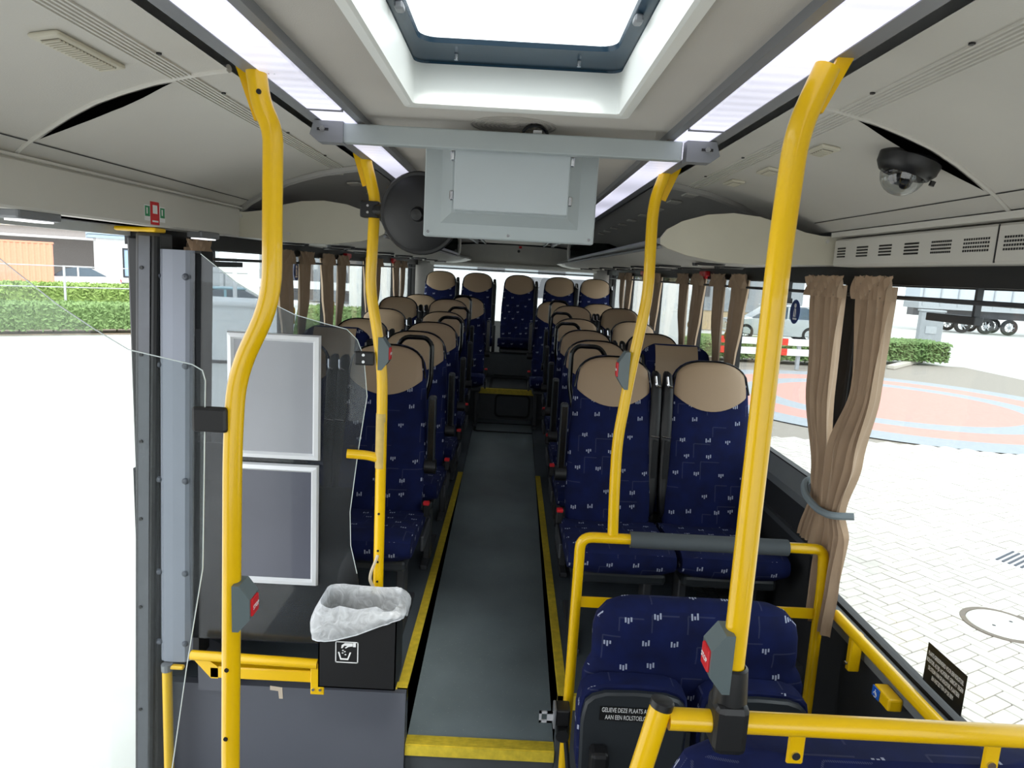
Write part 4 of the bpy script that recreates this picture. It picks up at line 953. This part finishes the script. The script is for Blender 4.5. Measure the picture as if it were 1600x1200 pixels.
bp = n.new('ShaderNodeBump'); bp.inputs['Strength'].default_value = .8; bp.inputs['Distance'].default_value = .006; l.new(nz.outputs['Fac'], bp.inputs['Height'])
for q in (d, gl, tl): l.new(bp.outputs[0], q.inputs['Normal'])
l.new(m3.outputs[0], n['Material Output'].inputs['Surface'])
bg_ = empty('bin_liner', (-.43,2.05,.5)); tag(bg_, 'crumpled translucent white plastic liner folded over the bin rim', 'bin liner')
N = 96; rows = []
random.seed(5)
def rim(t, grow):
    # rounded rectangle around the bin
    a, b_ = (x1-x0)/2+grow, (y1-y0)/2+grow; c, s_ = cos(t), sin(t); e = .28
    return (x0+x1)/2+a*math.copysign(abs(c)**e, c), (y0+y1)/2+b_*math.copysign(abs(s_)**e, s_)
ph = [random.uniform(0, 6.28) for _ in range(8)]
def wob(t, k): return sum(sin(t*(5+3*q)+ph[q]+k*.6*q)/(1+q*.5) for q in range(6))*.3
levels = [('o', 1.0), ('o', .8), ('o', .6), ('o', .4), ('o', .2), ('r', 0), ('i', .15), ('i', .4), ('i', .7), ('i', 1.0)]
for kind, t_ in levels:
    P = []
    for k in range(N):
        t = 2*pi*k/N
        if kind == 'o':
            gx, gy = rim(t, .004+.024*sin(pi*min(1, t_*.75))+.004*wob(t, t_*7)*t_); left = max(0, min(1, (gx-x0+.02)/(x1-x0+.04)))
            drop = (.118-.045*left-(.028*left if gy < 2.05 else .0)+.012*sin(left*5)); zz = .505-drop*t_+.003*wob(t*1.3, t_*9)
        elif kind == 'r': gx, gy = rim(t, .001); zz = .507+.004*wob(t, 2)-(.018 if gy < 2.03 else 0)*(.6+.4*sin(gx*70))
        else: gx, gy = rim(t, -.006-.004*abs(wob(t, t_*4))-.01*t_); zz = .50-.22*t_
        P.append(Vector((gx, gy, zz)))
    rows.append(P)
on(bg_, MB().grid(rows, True), 'film', bagm, True)
on(bg_, MB().tube([rows[0][k] for k in range(N)]+[rows[0][0]], .0025, 5), 'hem', bagm, True)

# ================================================================ PARTITION, POSTERS, CLEAR SCREEN
pt = empty('partition_panel', (-.8,2.22,.2)); tag(pt, 'tinted glass partition with curved top edge carrying two poster frames', 'partition')
poly = [(-1.06,.23), (-.50,.23), (-.475,.28), (-.472,.42), (-.485,.50), (-.508,.60), (-.512,.72), (-.49,.92), (-.462,1.12), (-.475,1.25), (-.497,1.305), (-.532,1.338), (-.60,1.352), (-.70,1.376), (-.80,1.42), (-.89,1.47), (-1.0,1.553), (-1.06,1.56)]
on(pt, MB().prism(poly, (2.215, 2.221)), 'glass_sheet', tintglass)
edge = mat('bright_panel_edge', (225,235,235), .3)
on(pt, MB().tube([(a, 2.214, b_) for a, b_ in poly[4:17]], .0014, 5), 'polished_edge', edge)
lowp = [(-1.06,.23), (-.50,.23), (-.475,.28), (-.472,.42), (-.485,.50), (-.508,.60), (-.512,.72), (-.505,.80), (-1.06,.80)]
on(pt, MB().prism(lowp, (2.223, 2.229)), 'dark_lower_sheet', glass('smoked_sheet', (70,70,74)))
on(pt, MB().prism([(-1.06,.23), (-.62,.23), (-.62,.80), (-.70,.93), (-1.06,.93)], (2.232, 2.245)), 'backing_board', winblack)
sheet = mat('frosted_poster_cover', (92,96,106), .24, var=.05, scale=2, coat=.3); alu = mat('silver_snap_frame', (228,230,233), .35, .1, var=.01)
for lab, z0, z1, xx0, xx1 in (('upper of two silver poster frames on the left partition', .895, 1.313, -.917, -.613), ('lower of two silver poster frames on the left partition', .452, .878, -.92, -.617)):
    e = empty('poster_frame', ((xx0+xx1)/2, 2.2, (z0+z1)/2)); tag(e, lab, 'frame', 'poster frames on the partition')
    on(e, MB().box(xx0+.01, xx1-.01, 2.203, 2.211, z0+.01, z1-.01), 'sheet', mat('upper_poster_sheet', (150,152,158), .26, var=.06, scale=3, coat=.3) if z0 > .6 else mat('lower_poster_sheet', (84,86,98), .24, var=.08, scale=3, coat=.3))  # brighter upper and darker lower reflections are put into the sheet colours
    w = .024
    for (a, b_, c, d_) in ((xx0, xx1, z1-w, z1), (xx0, xx1, z0, z0+w)):
        mb = MB(); mb.grid([[Vector((a, 2.21, (c if c == z0 else d_))), Vector((b_, 2.21, (c if c == z0 else d_)))], [Vector((a+.004, 2.196, (c+.004 if c == z0 else d_-.004))), Vector((b_-.004, 2.196, (c+.004 if c == z0 else d_-.004)))], [Vector((a+w*.7, 2.192, (c+w*.7 if c == z0 else d_-w*.7))), Vector((b_-w*.7, 2.192, (c+w*.7 if c == z0 else d_-w*.7)))], [Vector((a+w, 2.203, (c+w if c == z0 else d_-w))), Vector((b_-w, 2.203, (c+w if c == z0 else d_-w)))]])
        on(e, mb, 'frame_rail', alu)
    for xa, sg in ((xx0, 1), (xx1, -1)):
        mb = MB(); mb.grid([[Vector((xa, 2.21, z0)), Vector((xa, 2.21, z1))], [Vector((xa+sg*.004, 2.196, z0+.004)), Vector((xa+sg*.004, 2.196, z1-.004))], [Vector((xa+sg*w*.7, 2.192, z0+w*.7)), Vector((xa+sg*w*.7, 2.192, z1-w*.7))], [Vector((xa+sg*w, 2.203, z0+w)), Vector((xa+sg*w, 2.203, z1-w))]])
        on(e, mb, 'frame_rail', alu)
cp = empty('clear_screen', (-.8,1.25,.3)); tag(cp, 'clear plastic screen with a sloping top edge in front of the left door', 'screen')
poly = [(-.66,.35), (-.636,.515), (-.60,.75), (-.564,.96), (-.5625,.995), (-.552,1.325), (-.557,1.343), (-.575,1.353), (-.69,1.374), (-.75,1.408), (-.815,1.449), (-.925,1.534), (-1.04,1.61), (-1.085,1.61), (-1.085,.35)]
on(cp, MB().prism(poly, (1.231, 1.235)), 'plastic_sheet', clearpanel); on(cp, MB().tube([(a, 1.2305, b_) for a, b_ in poly[:13]], .0011, 5), 'polished_edge', edge)

# ================================================================ DOOR COLUMN AND POST
dc = empty('door_column', (-1.07,2.2,.14)); tag(dc, 'blue grey ribbed metal door column with round bolts', 'column')
xs = [(-1.142,2.235), (-1.128,2.212), (-1.122,2.212), (-1.118,2.207), (-1.085,2.205), (-1.045,2.207), (-1.022,2.225)]
mb = MB(); mb.grid([[Vector((a+(-.04 if zc < 1 else 0)*.9, b_, zc)) for a, b_ in xs+[(-1.022,2.30), (-1.142,2.30)]] for zc in (.14, 1.562)], True); k = len(xs)+2; mb.f += [tuple(range(k)), tuple(range(k, 2*k))]
on(dc, mb, 'cover', mat('column_grey', (136,141,154), .42, var=.03, scale=3))
def cshift(z): return -.036*(1.562-z)/1.422
on(dc, MB().prism([(-1.018,1.562), (-.998,1.562), (-1.036,.14), (-1.056,.14)], (2.215, 2.30)), 'rubber_seal', dark_rubber)
for z in (1.478, 1.19, .80, .47, .21):
    for x in (-1.136, -1.045):
        on(dc, MB().lathe([(.001,.009), (.007,.0075), (.0105,.003), (.0115,0)], Matrix.Translation((x+cshift(z), 2.208 if x > -1.1 else 2.214, z)) @ Matrix.Rotation(pi/2, 4, 'X'), 16), 'bolt', mat('bolt_grey', (84,88,98), .4), True)
dp = struct(empty('door_1', (-1.2,2.25,-.45)))
def onp(mb, nm, m):
    if nm not in ('yellow_cap', 'door_header'): mb.v = [(v[0]+.030-.036*(1.61-v[2]), v[1], v[2]) for v in mb.v]
    o = mb.build(nm, m, dp); o.data.transform(Matrix.Translation((1.2,-2.25,.45))); return o
onp(MB().rbox(-1.238, -1.158, 2.215, 2.30, -.5, 1.612, .008), 'door_post', mat('weathered_seal', (66,66,68), .6, var=.25, scale=9))
onp(MB().box(-1.222, -1.186, 2.207, 2.215, -.5, 1.60), 'post_channel', mat('channel_grey', (92,94,100), .45, .2, var=.12, scale=14))
onp(MB().tube([(-1.176,2.21,-.45), (-1.168,2.21,1.6)], .012, 8), 'post_seal', dark_rubber)
for z in (1.50, 1.22, .93, .66, .34, -.05): onp(MB().cyl((-1.212,2.203,z), (-1.212,2.207,z), .006, 8), 'fastener', black)
onp(MB().rbox(-1.25, -1.12, 2.17, 2.24, 1.612, 1.626, .005), 'yellow_cap', yellow)
onp(MB().box(XL-.03, -1.15, -.5, 2.2, 1.628, 1.66), 'door_header', winblack)
# overhead door lamps
for x, y, ds in ((-1.14, 1.63, 'at the far left of the door cover'), (-1.125, 2.50, 'above the grey door column')):
    e = empty('door_lamp', (x, y, 1.62)); tag(e, 'small grey downlight under the cream cover, %s' % ds, 'lamp')
    MB().rbox(-.02, .035, -.075, .075, -.012, .012, .006).build('housing', railgrey, e); MB().box(-.012, .027, -.055, .055, -.016, -.012).build('lens', mat('lamp_lens', (240,240,240), .4, emit=(255,255,255), estr=1.5), e)
# emergency sign on the cover
sg = empty('emergency_sign', (-1.097,2.12,1.66)); tag(sg, 'red and green emergency door sticker on the cream cover above the door', 'sign')
def side(y0, y1, z0, z1, off=.0): return MB().box(-1.0965+off, -1.0955+off, y0, y1, z0, z1)
on(sg, side(2.10, 2.15, 1.632, 1.70), 'red_label', red); gr = mat('safety_green', (40,140,90), .5)
for a in (2.065, 2.153): 
    on(sg, side(a, a+.032, 1.642, 1.688), 'white_label', white); on(sg, side(a+.003, a+.029, 1.655, 1.685, .0006), 'green_field', gr); on(sg, side(a+.010, a+.016, 1.662, 1.68, .0012), 'running_figure', white)
on(sg, side(2.112, 2.138, 1.665, 1.69, .0008), 'hand_symbol', white); on(sg, side(2.108, 2.142, 1.64, 1.645, .0008), 'caption_bar', white)
# red hammer boxes at the window header
for x, ys in ((1, (4.22, 6.22)), (-1, (5.0, 6.9))):
    for i, y in enumerate(ys):
        s = x; xx = XR-.045 if s > 0 else XL+.045
        o = empty('hammer_holder', (xx, y, 1.60)); tag(o, 'red emergency hammer holder above the %s windows, %s one' % ('right' if s > 0 else 'left', ['nearer', 'farther'][i]), 'hammer holder', 'emergency hammer holders')
        MB().rbox(-.015, .015, -.07, .07, -.016, .016, .006).build('holder', red, o); MB().cyl((0,-.05,-.022), (0,.05,-.022), .008, 8).build('hammer', red, o)
for s, x, lst in ((1, XR, (3.72, 4.52, 5.8)), (-1, XL, (3.82, 4.66))):
    for i, y in enumerate(lst):
        o = empty('yellow_hook', (x-s*.03, y-.01, 1.27)); tag(o, 'round yellow knob on the %s pillar of the %s windows counted from the front' % (['first narrow', 'second narrow', 'third narrow'][i], 'right' if s > 0 else 'left'), 'knob', 'yellow pillar knobs')
        MB().lathe([(.001,.014), (.018,.012), (.03,.004), (.032,0)], Matrix.Rotation(-s*pi/2, 4, 'Y'), 16).build('knob', yellow, o, True); MB().box(-.006, .012, -.01, .01, -.07, .0).build('strap', yellow_worn, o)

# ================================================================ BEAM, MONITOR, MIRROR, CAMERA
bm_ = empty('cross_beam', (0,1.64,1.84)); tag(bm_, 'silver grey beam across the ceiling between the strip lights', 'beam')
on(bm_, MB().rbox(-.418, .367, 1.624, 1.652, 1.8195, 1.862, .003), 'beam_bar', beamgrey)
for s in (-1, 1):
    x = CX+s*.408; P = [(x-s*.018, 1.8175), (x+s*.038, 1.8175), (x+s*.058, 1.833), (x+s*.048, 1.864), (x-s*.018, 1.864)]
    on(bm_, MB().prism(P, (1.619, 1.656)), 'end_plate', railgrey)
    on(bm_, MB().cyl((x+s*.028,1.612,1.845), (x+s*.028,1.619,1.845), .0065, 6), 'bolt', chrome); on(bm_, MB().box(x+s*.028-.013, x+s*.028+.013, 1.6178, 1.6192, 1.842, 1.848), 'slot', black)
mo = empty('monitor', (-.02,1.715,1.73)); tag(mo, 'grey metal backed monitor hanging from the ceiling beam, seen from behind', 'monitor')
mx0, mx1, mz0, mz1 = -.228, .189, 1.625, 1.835
on(mo, MB().rbox(mx0, mx1, 1.71, 1.745, mz0, mz1, .003, 1), 'back_plate', beamgrey)
mb = MB(); R0_ = (mx0+.041, mx1-.041, mz0+.033, mz1-.0); R1_ = (mx0+.069, mx1-.069, mz0+.057, mz1-.0)
mb.grid([[Vector((a, y, b_)) for a, b_ in ((q[0],q[2]), (q[1],q[2]), (q[1],q[3]), (q[0],q[3]))] for q, y in ((R0_, 1.71), (R1_, 1.685))], True); mb.f.append((4,5,6,7))
on(mo, mb, 'raised_housing', beamgrey)
on(mo, MB().rbox(-.152, .117, 1.655, 1.686, 1.687, 1.83, .002, 1), 'mounting_box', mat('pale_grey_paint', (186,194,198), .5, .05, var=.02, scale=6))
for x in (-.158, .122):
    for z in (1.72, 1.81): on(mo, MB().rbox(x-.005, x+.005, 1.662, 1.682, z-.011, z+.011, .002, 1), 'hinge_bolt', chrome)
for x in (mx0+.012, -.02, mx1-.012): on(mo, MB().cyl((x,1.707,mz0+.011), (x,1.71,mz0+.011), .0036, 8), 'screw', chrome)
on(mo, MB().box(mx0+.01, mx1-.01, 1.745, 1.747, mz0+.01, mz1-.01), 'screen_face', blackgloss)
for x in (-.14, .10): on(mo, MB().box(x-.009, x+.009, 1.652, 1.68, 1.825, 1.85), 'hanger', railgrey)
cb = empty('cable_loop', (.02,1.64,1.862)); tag(cb, 'black cable loop with a white tag standing above the beam', 'cable')
on(cb, MB().tube(fillet([(.002,1.645,1.86), (.004,1.625,1.868), (.018,1.615,1.8775), (.04,1.615,1.877), (.056,1.625,1.868), (.06,1.645,1.86)], .012, 4), .0042, 8), 'cable', blackgloss, True)
on(cb, MB().box(.026, .046, 1.64, 1.642, 1.86, 1.872), 'white_tag', white)
mi = empty('round_mirror', (-.295,2.06,1.70)); tag(mi, 'round black backed mirror on an arm beside the monitor', 'mirror')
Mm = Matrix.Translation((-.285,2.06,1.703)) @ Matrix.Rotation(radians(8), 4, 'X') @ Matrix.Rotation(radians(-6), 4, 'Z') @ Matrix.Rotation(pi/2, 4, 'X')
on(mi, MB().lathe([(.001,.03), (.02,.03), (.07,.024), (.10,.012), (.108,.006), (.116,.007), (.12,0), (.118,-.008), (.112,-.012)], Mm, 40), 'back_shell', mat('mirror_black', (22,22,24), .5), True)
on(mi, MB().lathe([(.001,-.004), (.06,-.007), (.111,-.011)], Mm, 40), 'mirror_glass', chrome, True)
on(mi, MB().tube([(-.455,2.185,1.713), (-.39,2.12,1.712), (-.29,2.04,1.71)], .007, 10), 'arm', black, True); on(mi, MB().lathe([(.001,.05), (.016,.048), (.022,.03)], Mm, 16), 'ball_joint', black, True)
on(mi, MB().rbox(-.487, -.427, 2.17, 2.222, 1.692, 1.742, .005), 'pole_clamp', black)
on(mi, MB().cyl((-.435,2.178,1.715), (-.40,2.15,1.715), .018, 14), 'arm_socket', black, True)
for z in (1.707, 1.727): on(mi, MB().cyl((-.462,2.166,z), (-.462,2.17,z), .004, 8), 'screw', chrome)
dk = empty('dome_camera', (.842,1.54,cz(.856)-.002)); sl = atan2(cz(.88)-cz(.84), .04); dk.rotation_euler = (radians(6), -sl*1.0, 0); tag(dk, 'black dome security camera with a clear bubble on the right cove', 'camera')
MB().lathe([(.001,.004), (.058,.004), (.064,-.004), (.062,-.024), (.052,-.038), (.047,-.040), (.044,-.036)], Matrix(), 32).build('base', black, dk, True)
dome = [(.046*cos(t), -.036-.047*sin(t)) for t in [radians(a) for a in (0,15,30,45,60,75,88)]]
MB().lathe(dome, Matrix(), 32).build('clear_bubble', glass('bubble', (232,235,236), .2), dk, True)
o = MB().rbox(-.022, .022, -.02, .02, -.06, -.036, .01).cyl((0,-.01,-.048), (0,-.030,-.06), .012, 12).build('camera_eye', black, dk, True); MB().lathe([(.001,.001), (.009,.0)], Matrix.Translation((0,-.0305,-.0605)) @ Matrix.Rotation(radians(120), 4, 'X'), 12).build('lens', blackgloss, o)
MB().cyl((.05,-.035,-.036), (.05,-.035,-.046), .006, 8).build('screw', black, dk)

# ================================================================ TIP-UP BENCH, BUCKLE
tb = empty('tip_up_bench', (.62,2.0,-.45)); tag(tb, 'navy double tip-up bench in front of the yellow barrier with both seats folded up', 'seat')
rows = []
for z, w, y_, t in ((.16,.345,1.985,.03), (.24,.348,1.985,.035), (.33,.348,1.99,.04), (.365,.335,1.995,.042), (.385,.322,2.0,.04), (.42,.322,2.0,.048), (.48,.322,2.01,.05), (.52,.312,2.012,.048), (.55,.285,2.02,.04), (.568,.24,2.025,.026), (.573,.2,2.028,.012)):
    z -= .012; rows.append([Vector((.628+w*math.copysign(abs(cos(a))**.35, cos(a)), y_+t*math.copysign(abs(sin(a))**.6, sin(a)), z)) for a in [2*pi*q/40 for q in range(40)]])
mb = MB().grid(rows, True); mb.f += [tuple(range(40)), tuple(len(mb.v)-40+q for q in range(40))]
o = mb.build('backrest', fab, tb, True, True); o.data.transform(Matrix.Translation((-.62,-2.0,.45)))
def shield(cx0, name, m, y, t, gw, z0, z1, d=0):
    P = []; w = gw
    P += [(cx0-w*.80, z0), (cx0-w*.97, z0+.12), (cx0-w, z1-.10)]
    for k in range(9): a = pi-k*pi/8; P.append((cx0+w*.98*math.copysign(abs(cos(a))**.55, cos(a)), z1-.07+.07*abs(sin(a))**.75))
    P += [(cx0+w, z1-.10), (cx0+w*.97, z0+.12), (cx0+w*.80, z0)]
    rows = []
    for q, yy_ in ((1, y+t), (1, y+.006), (.955, y), (.93, y+.0005)):
        rows.append([Vector((cx0+(a-cx0)*q, yy_, (z0+z1)/2+(b_-(z0+z1)/2)*(1-(1-q)*.75))) for a, b_ in P])
    mb = MB().grid(rows, True); n_ = len(P); mb.f += [tuple(range(n_)), tuple(3*n_+k for k in range(n_))]
    o = mb.build(name, m, tb, True, m is fab, sharp=30); o.data.transform(Matrix.Translation((-.62,-2.0,.45))); return o
lab = mat('black_label', (8,8,8), .5)
for cx0 in (.428, .792):
    shield(cx0, 'seat_cushion', fab, 1.875, .07, .167, -.04, .350)
    u = shield(cx0, 'seat_underside', shell, 1.855, .03, .158, -.06, .336)
    tbo = MB().box(cx0-.105, cx0+.105, 1.8525, 1.854, .248, .292).build('notice_label', lab, tb); tbo.data.transform(Matrix.Translation((-.62,-2.0,.45)))
    text('GELIEVE DEZE PLAATS AF TE STAAN\nAAN EEN ROLSTOELGEBRUIKER', .0205, 'notice_text', white, Matrix.Translation((cx0-.62, 1.852-2.0, .27+.45)) @ FRONT, tbo, sx=.60)
for x in (.36, .5, .72, .86):
    o = MB().rbox(x-.015, x+.015, 1.93, 2.03, -.45, .05, .005).build('leg', frame_grey, tb); o.data.transform(Matrix.Translation((-.62,-2.0,.45)))
o = MB().rbox(.30, .355, 1.80, 1.86, .0, .17, .012).build('armrest', black, tb); o.data.transform(Matrix.Translation((-.62,-2.0,.45)))
bu = empty('belt_buckle', (.235,2.08,.12)); tag(bu, 'black seat belt reel with metal tongue hanging on the yellow barrier post', 'seat belt')
on(bu, MB().rbox(.215, .262, 2.05, 2.11, .075, .135, .006), 'reel_body', black); on(bu, MB().rbox(.207, .216, 2.045, 2.10, .07, .14, .003), 'side_flange', railgrey)
tg = MB().box(.160, .168, 2.06, 2.066, .082, .122).box(.160, .205, 2.06, 2.066, .114, .122).box(.160, .205, 2.06, 2.066, .082, .090).box(.186, .208, 2.06, 2.066, .082, .122)
on(bu, tg, 'metal_tongue', mat('bright_steel', (215,216,220), .35, .3))
on(bu, MB().cyl((.238,2.03,.055), (.245,2.09,.055), .022, 18), 'reel_drum', black, True); on(bu, MB().tube([(.25,2.08,.05), (.27,2.05,-.1), (.28,2.0,-.3)], .008, 8), 'belt_strap', dark_rubber)

# ================================================================ CURTAINS
def curtain(label, stations, x, s, pleats=7, depth=.022, tie=None, name='curtain', group=None, xoff=None, bottom_free=True, sub=10):
    """stations: (z, y0, y1) from top to bottom"""
    e = empty(name, (x, (stations[0][1]+stations[0][2])/2, stations[0][0])); tag(e, label, 'curtain', group)
    nx = pleats*8; rows = []; Z = []
    for (z0, a0, b0), (z1, a1, b1) in zip(stations, stations[1:]):
        for k in range(sub): t = k/sub; tt = t*t*(3-2*t); Z.append((z0+(z1-z0)*t, a0+(a1-a0)*tt, b0+(b1-b0)*tt))
    Z.append(stations[-1]); zt, zl = Z[0][0], Z[-1][0]; W0 = abs(stations[0][2]-stations[0][1])
    for z, a, b_ in Z:
        row = []; f = (zt-z)/(zt-zl); dp_ = depth*(.55+.45*min(1, abs(b_-a)/W0))
        for i in range(nx+1):
            u = i/nx; w = u+.018*sin(u*23+f*3)
            row.append(Vector((x-s*dp_*(sin(w*pleats*2*pi+.7*sin(f*5))+.35*sin(w*pleats*4.7*pi+2*f))-(xoff(z)*s if xoff else 0), a+(b_-a)*u, z)))
        rows.append(row)
    o = on(e, MB().grid(rows), 'cloth', curtainm, True)
    # gathered heading
    z0 = Z[0][0]; a, b_ = Z[0][1], Z[0][2]; rows = []
    for j in range(8):
        t = j/7; rows.append([Vector((x-s*(.012+.016*sin(i*1.9+j*.3)+.008*sin(i*4.1)), a-.006+(b_-a+.012)*i/(pleats*6), z0+.028-.07*t+.005*sin(i*2.7)*(1-t))) for i in range(pleats*6+1)])
    on(e, MB().grid(rows), 'gathered_heading', curtainm, True)
    if tie:
        z, a, b_ = tie; on(e, MB().tube(fillet([(x+s*.04, a-.03, z+.02), (x-s*.035, a-.01, z+.01), (x-s*.05, (a+b_)/2, z), (x-s*.035, b_+.01, z+.01), (x+s*.04, b_+.03, z+.03)], .02, 4), .011, 8), 'tie_strap', mat('grey_strap', (128,140,146), .6), True)
    return e
fr = lambda z: .05*max(0, min(1, (.95-z)/.3))
curtain('large tan curtain on the right side of the first right window pillar', [(1.565,1.99,2.20), (1.25,2.0,2.165), (1.02,2.045,2.27), (.835,2.11,2.24), (.76,2.06,2.24), (.60,2.07,2.25), (.42,2.09,2.25)], 1.095, 1, 5, .020, group='front right curtains')
curtain('large tan curtain on the left side of the first right window pillar', [(1.565,2.30,2.555), (1.22,2.29,2.50), (.90,2.25,2.37), (.84,2.25,2.35), (.66,2.28,2.41)], 1.10, 1, 6, .016, group='front right curtains')
ts = MB().tube(fillet([(1.17,2.42,.875), (1.08,2.38,.865), (1.055,2.30,.835), (1.055,2.2,.82), (1.06,2.11,.83), (1.12,2.085,.84)], .05, 5), .0125, 8)
tsx = empty('tie_band', (1.09,2.3,.83)); tag(tsx, 'grey strap gathering the two large front right curtains', 'strap'); on(tsx, ts, 'band', mat('grey_strap', (128,140,146), .6), True)
curtain('tan curtain edge at the far bottom right corner behind the rail', [(1.565,.40,.62), (1.2,.42,.62), (.9,.5,.66), (.83,.55,.68), (.6,.5,.72), (.45,.45,.75)], 1.12, 1, 5, .02)
def small(s, y, w, k, far, side_):
    x = (XR if s > 0 else XL)-s*.042; nm = 'right' if s > 0 else 'left'
    a = 1 if side_ == 'rear' else -1
    st = [(1.57, y+a*.06, y+a*(.06+w)), (1.35, y+a*.055, y+a*(.06+w*.85)), (1.15, y+a*.05, y+a*(.05+w*.62)), (1.10, y+a*.05, y+a*(.05+w*.55)), (1.0, y+a*.05, y+a*(.05+w*.75)), (.84, y+a*.05, y+a*(.05+w*.9))]
    curtain('narrow brown tan curtain on the %s side of the %s %s window pillar' % ('front' if side_ != 'rear' else 'rear', far, nm), st, x, s, 4, .010, tie=None, group='small %s window curtains' % nm, sub=4)
for s, lst in ((1, ((3.72,'second'), (4.52,'third'), (5.80,'fourth'), (7.18,'fifth'))), (-1, ((3.82,'second'), (4.66,'third'), (5.92,'fourth'), (7.3,'fifth')))):
    for k, (y, nm) in enumerate(lst):
        small(s, y, .24+.03*k, k, nm, 'rear'); small(s, y, .24+.03*k, k, nm, 'front')
curtain('bunched brown curtain behind the grey door column on the left', [(1.575,2.50,2.68), (1.2,2.50,2.62), (.86,2.50,2.62)], XL+.06, -1, 4, .014)
for s, ylist in ((1, RW), (-1, LW)):
    x = (XR if s > 0 else XL)-s*.045
    for i, (y0, y1, z0) in enumerate(ylist):
        e = empty('curtain_rod', (x, (y0+y1)/2, 1.535)); tag(e, 'thin dark curtain rod across %s window %s from the front' % ('right' if s > 0 else 'left', ['number one', 'number two', 'number three', 'number four', 'number five', 'number six', 'number seven'][i]), 'rod', 'curtain rods')
        on(e, MB().tube([(x, y0, 1.535), (x, y1, 1.535)], .0065, 8), 'rod', frame_grey, True)
        for y in (y0+.01, y1-.01): on(e, MB().box(min(x, x+s*.05), max(x, x+s*.05), y-.006, y+.006, 1.53, 1.54), 'rod_bracket', winblack)
# window catches
for s, y0, y1, z, ds in ((1, 1.76, 1.97, 1.488, 'front right'), (1, 2.98, 3.2, 1.49, 'second right'), (-1, 2.85, 3.15, 1.515, 'front left')):
    x = (XR if s > 0 else XL)-s*.006; e = empty('window_catch', (x, (y0+y1)/2, z)); tag(e, 'flat grey catch plate hanging in the upper part of the %s window' % ds, 'catch')
    on(e, MB().rbox(x-.012, x+.012, y0, y1, z-.011, z+.011, .002, 1), 'plate', frame_grey); on(e, MB().box(x-.008, x+.008, y0+.01, y0+.02, z+.011, 1.575), 'stay', frame_grey)
# stickers on glass
navy = mat('sticker_blue', (20,52,120), .5)
for s, x, y, z, ds in ((1, XR+.016, 2.965, 1.445, 'right'), (-1, XL-.016, 4.03, 1.484, 'left')):
    e = empty('seat_belt_sticker', (x, y, z)); tag(e, 'oval blue seat belt sticker with seated figure on the %s window' % ds, 'sticker')
    Mx = Matrix.Rotation(pi/2, 4, 'Y') if s < 0 else Matrix.Rotation(-pi/2, 4, 'Y')
    MB().lathe([(.001,.0008), (.052,.0008), (.052,0)], Mx, 32).build('disc', navy, e)
    q = -s*.0012
    MB().add([(q, .012*cos(t), .026+.010*sin(t)) for t in [2*pi*k/12 for k in range(12)]], [tuple(range(12))]).build('figure_head', white, e)
    MB().add([(q,.012,.014), (q,-.010,.014), (q,-.016,-.022), (q,.014,-.022)], [(0,1,2,3)]).add([(q,.016,-.026), (q,-.026,-.026), (q,-.026,-.034), (q,.016,-.034)], [(0,1,2,3)]).build('figure_body', white, e)
    MB().add([(q*1.3,.012,.012), (q*1.3,.008,.014), (q*1.3,-.014,-.02), (q*1.3,-.010,-.022)], [(0,1,2,3)]).build('figure_belt', navy, e)
ws = empty('wheelchair_notice', (XR+.014,1.695,.53)); tag(ws, 'black rectangular wheelchair notice sticker on the front right window', 'sticker')
on(ws, MB().box(XR+.0125, XR+.0135, 1.612, 1.778, .478, .592), 'label', lab)
M = Matrix.Translation((-.0022, 0, .005)) @ Matrix(((0,0,-1,0), (-1,0,0,0), (0,1,0,0), (0,0,0,1)))
text('PLAATS GERESERVEERD VOOR EEN ROLSTOEL\nROLSTOEL ALTIJD ACHTERUIT GERICHT TEGEN\nDE STEUN VAN DE ROLSTOEL PLAATSEN\nEN VASTZETTEN OP DE REM', .0175, 'notice_text', white, M, ws, sx=.415)
# torn tape on the podium panel
tp_ = MB().prism([(-.815,.005), (-.77,.0), (-.768,-.045), (-.782,-.045), (-.785,-.015), (-.815,-.012)], (2.2985, 2.2995)).build('torn_tape', mat('old_tape', (205,190,170), .7)); tag(tp_, 'small torn piece of tape on the blue grey panel beside the front left pole', 'tape')
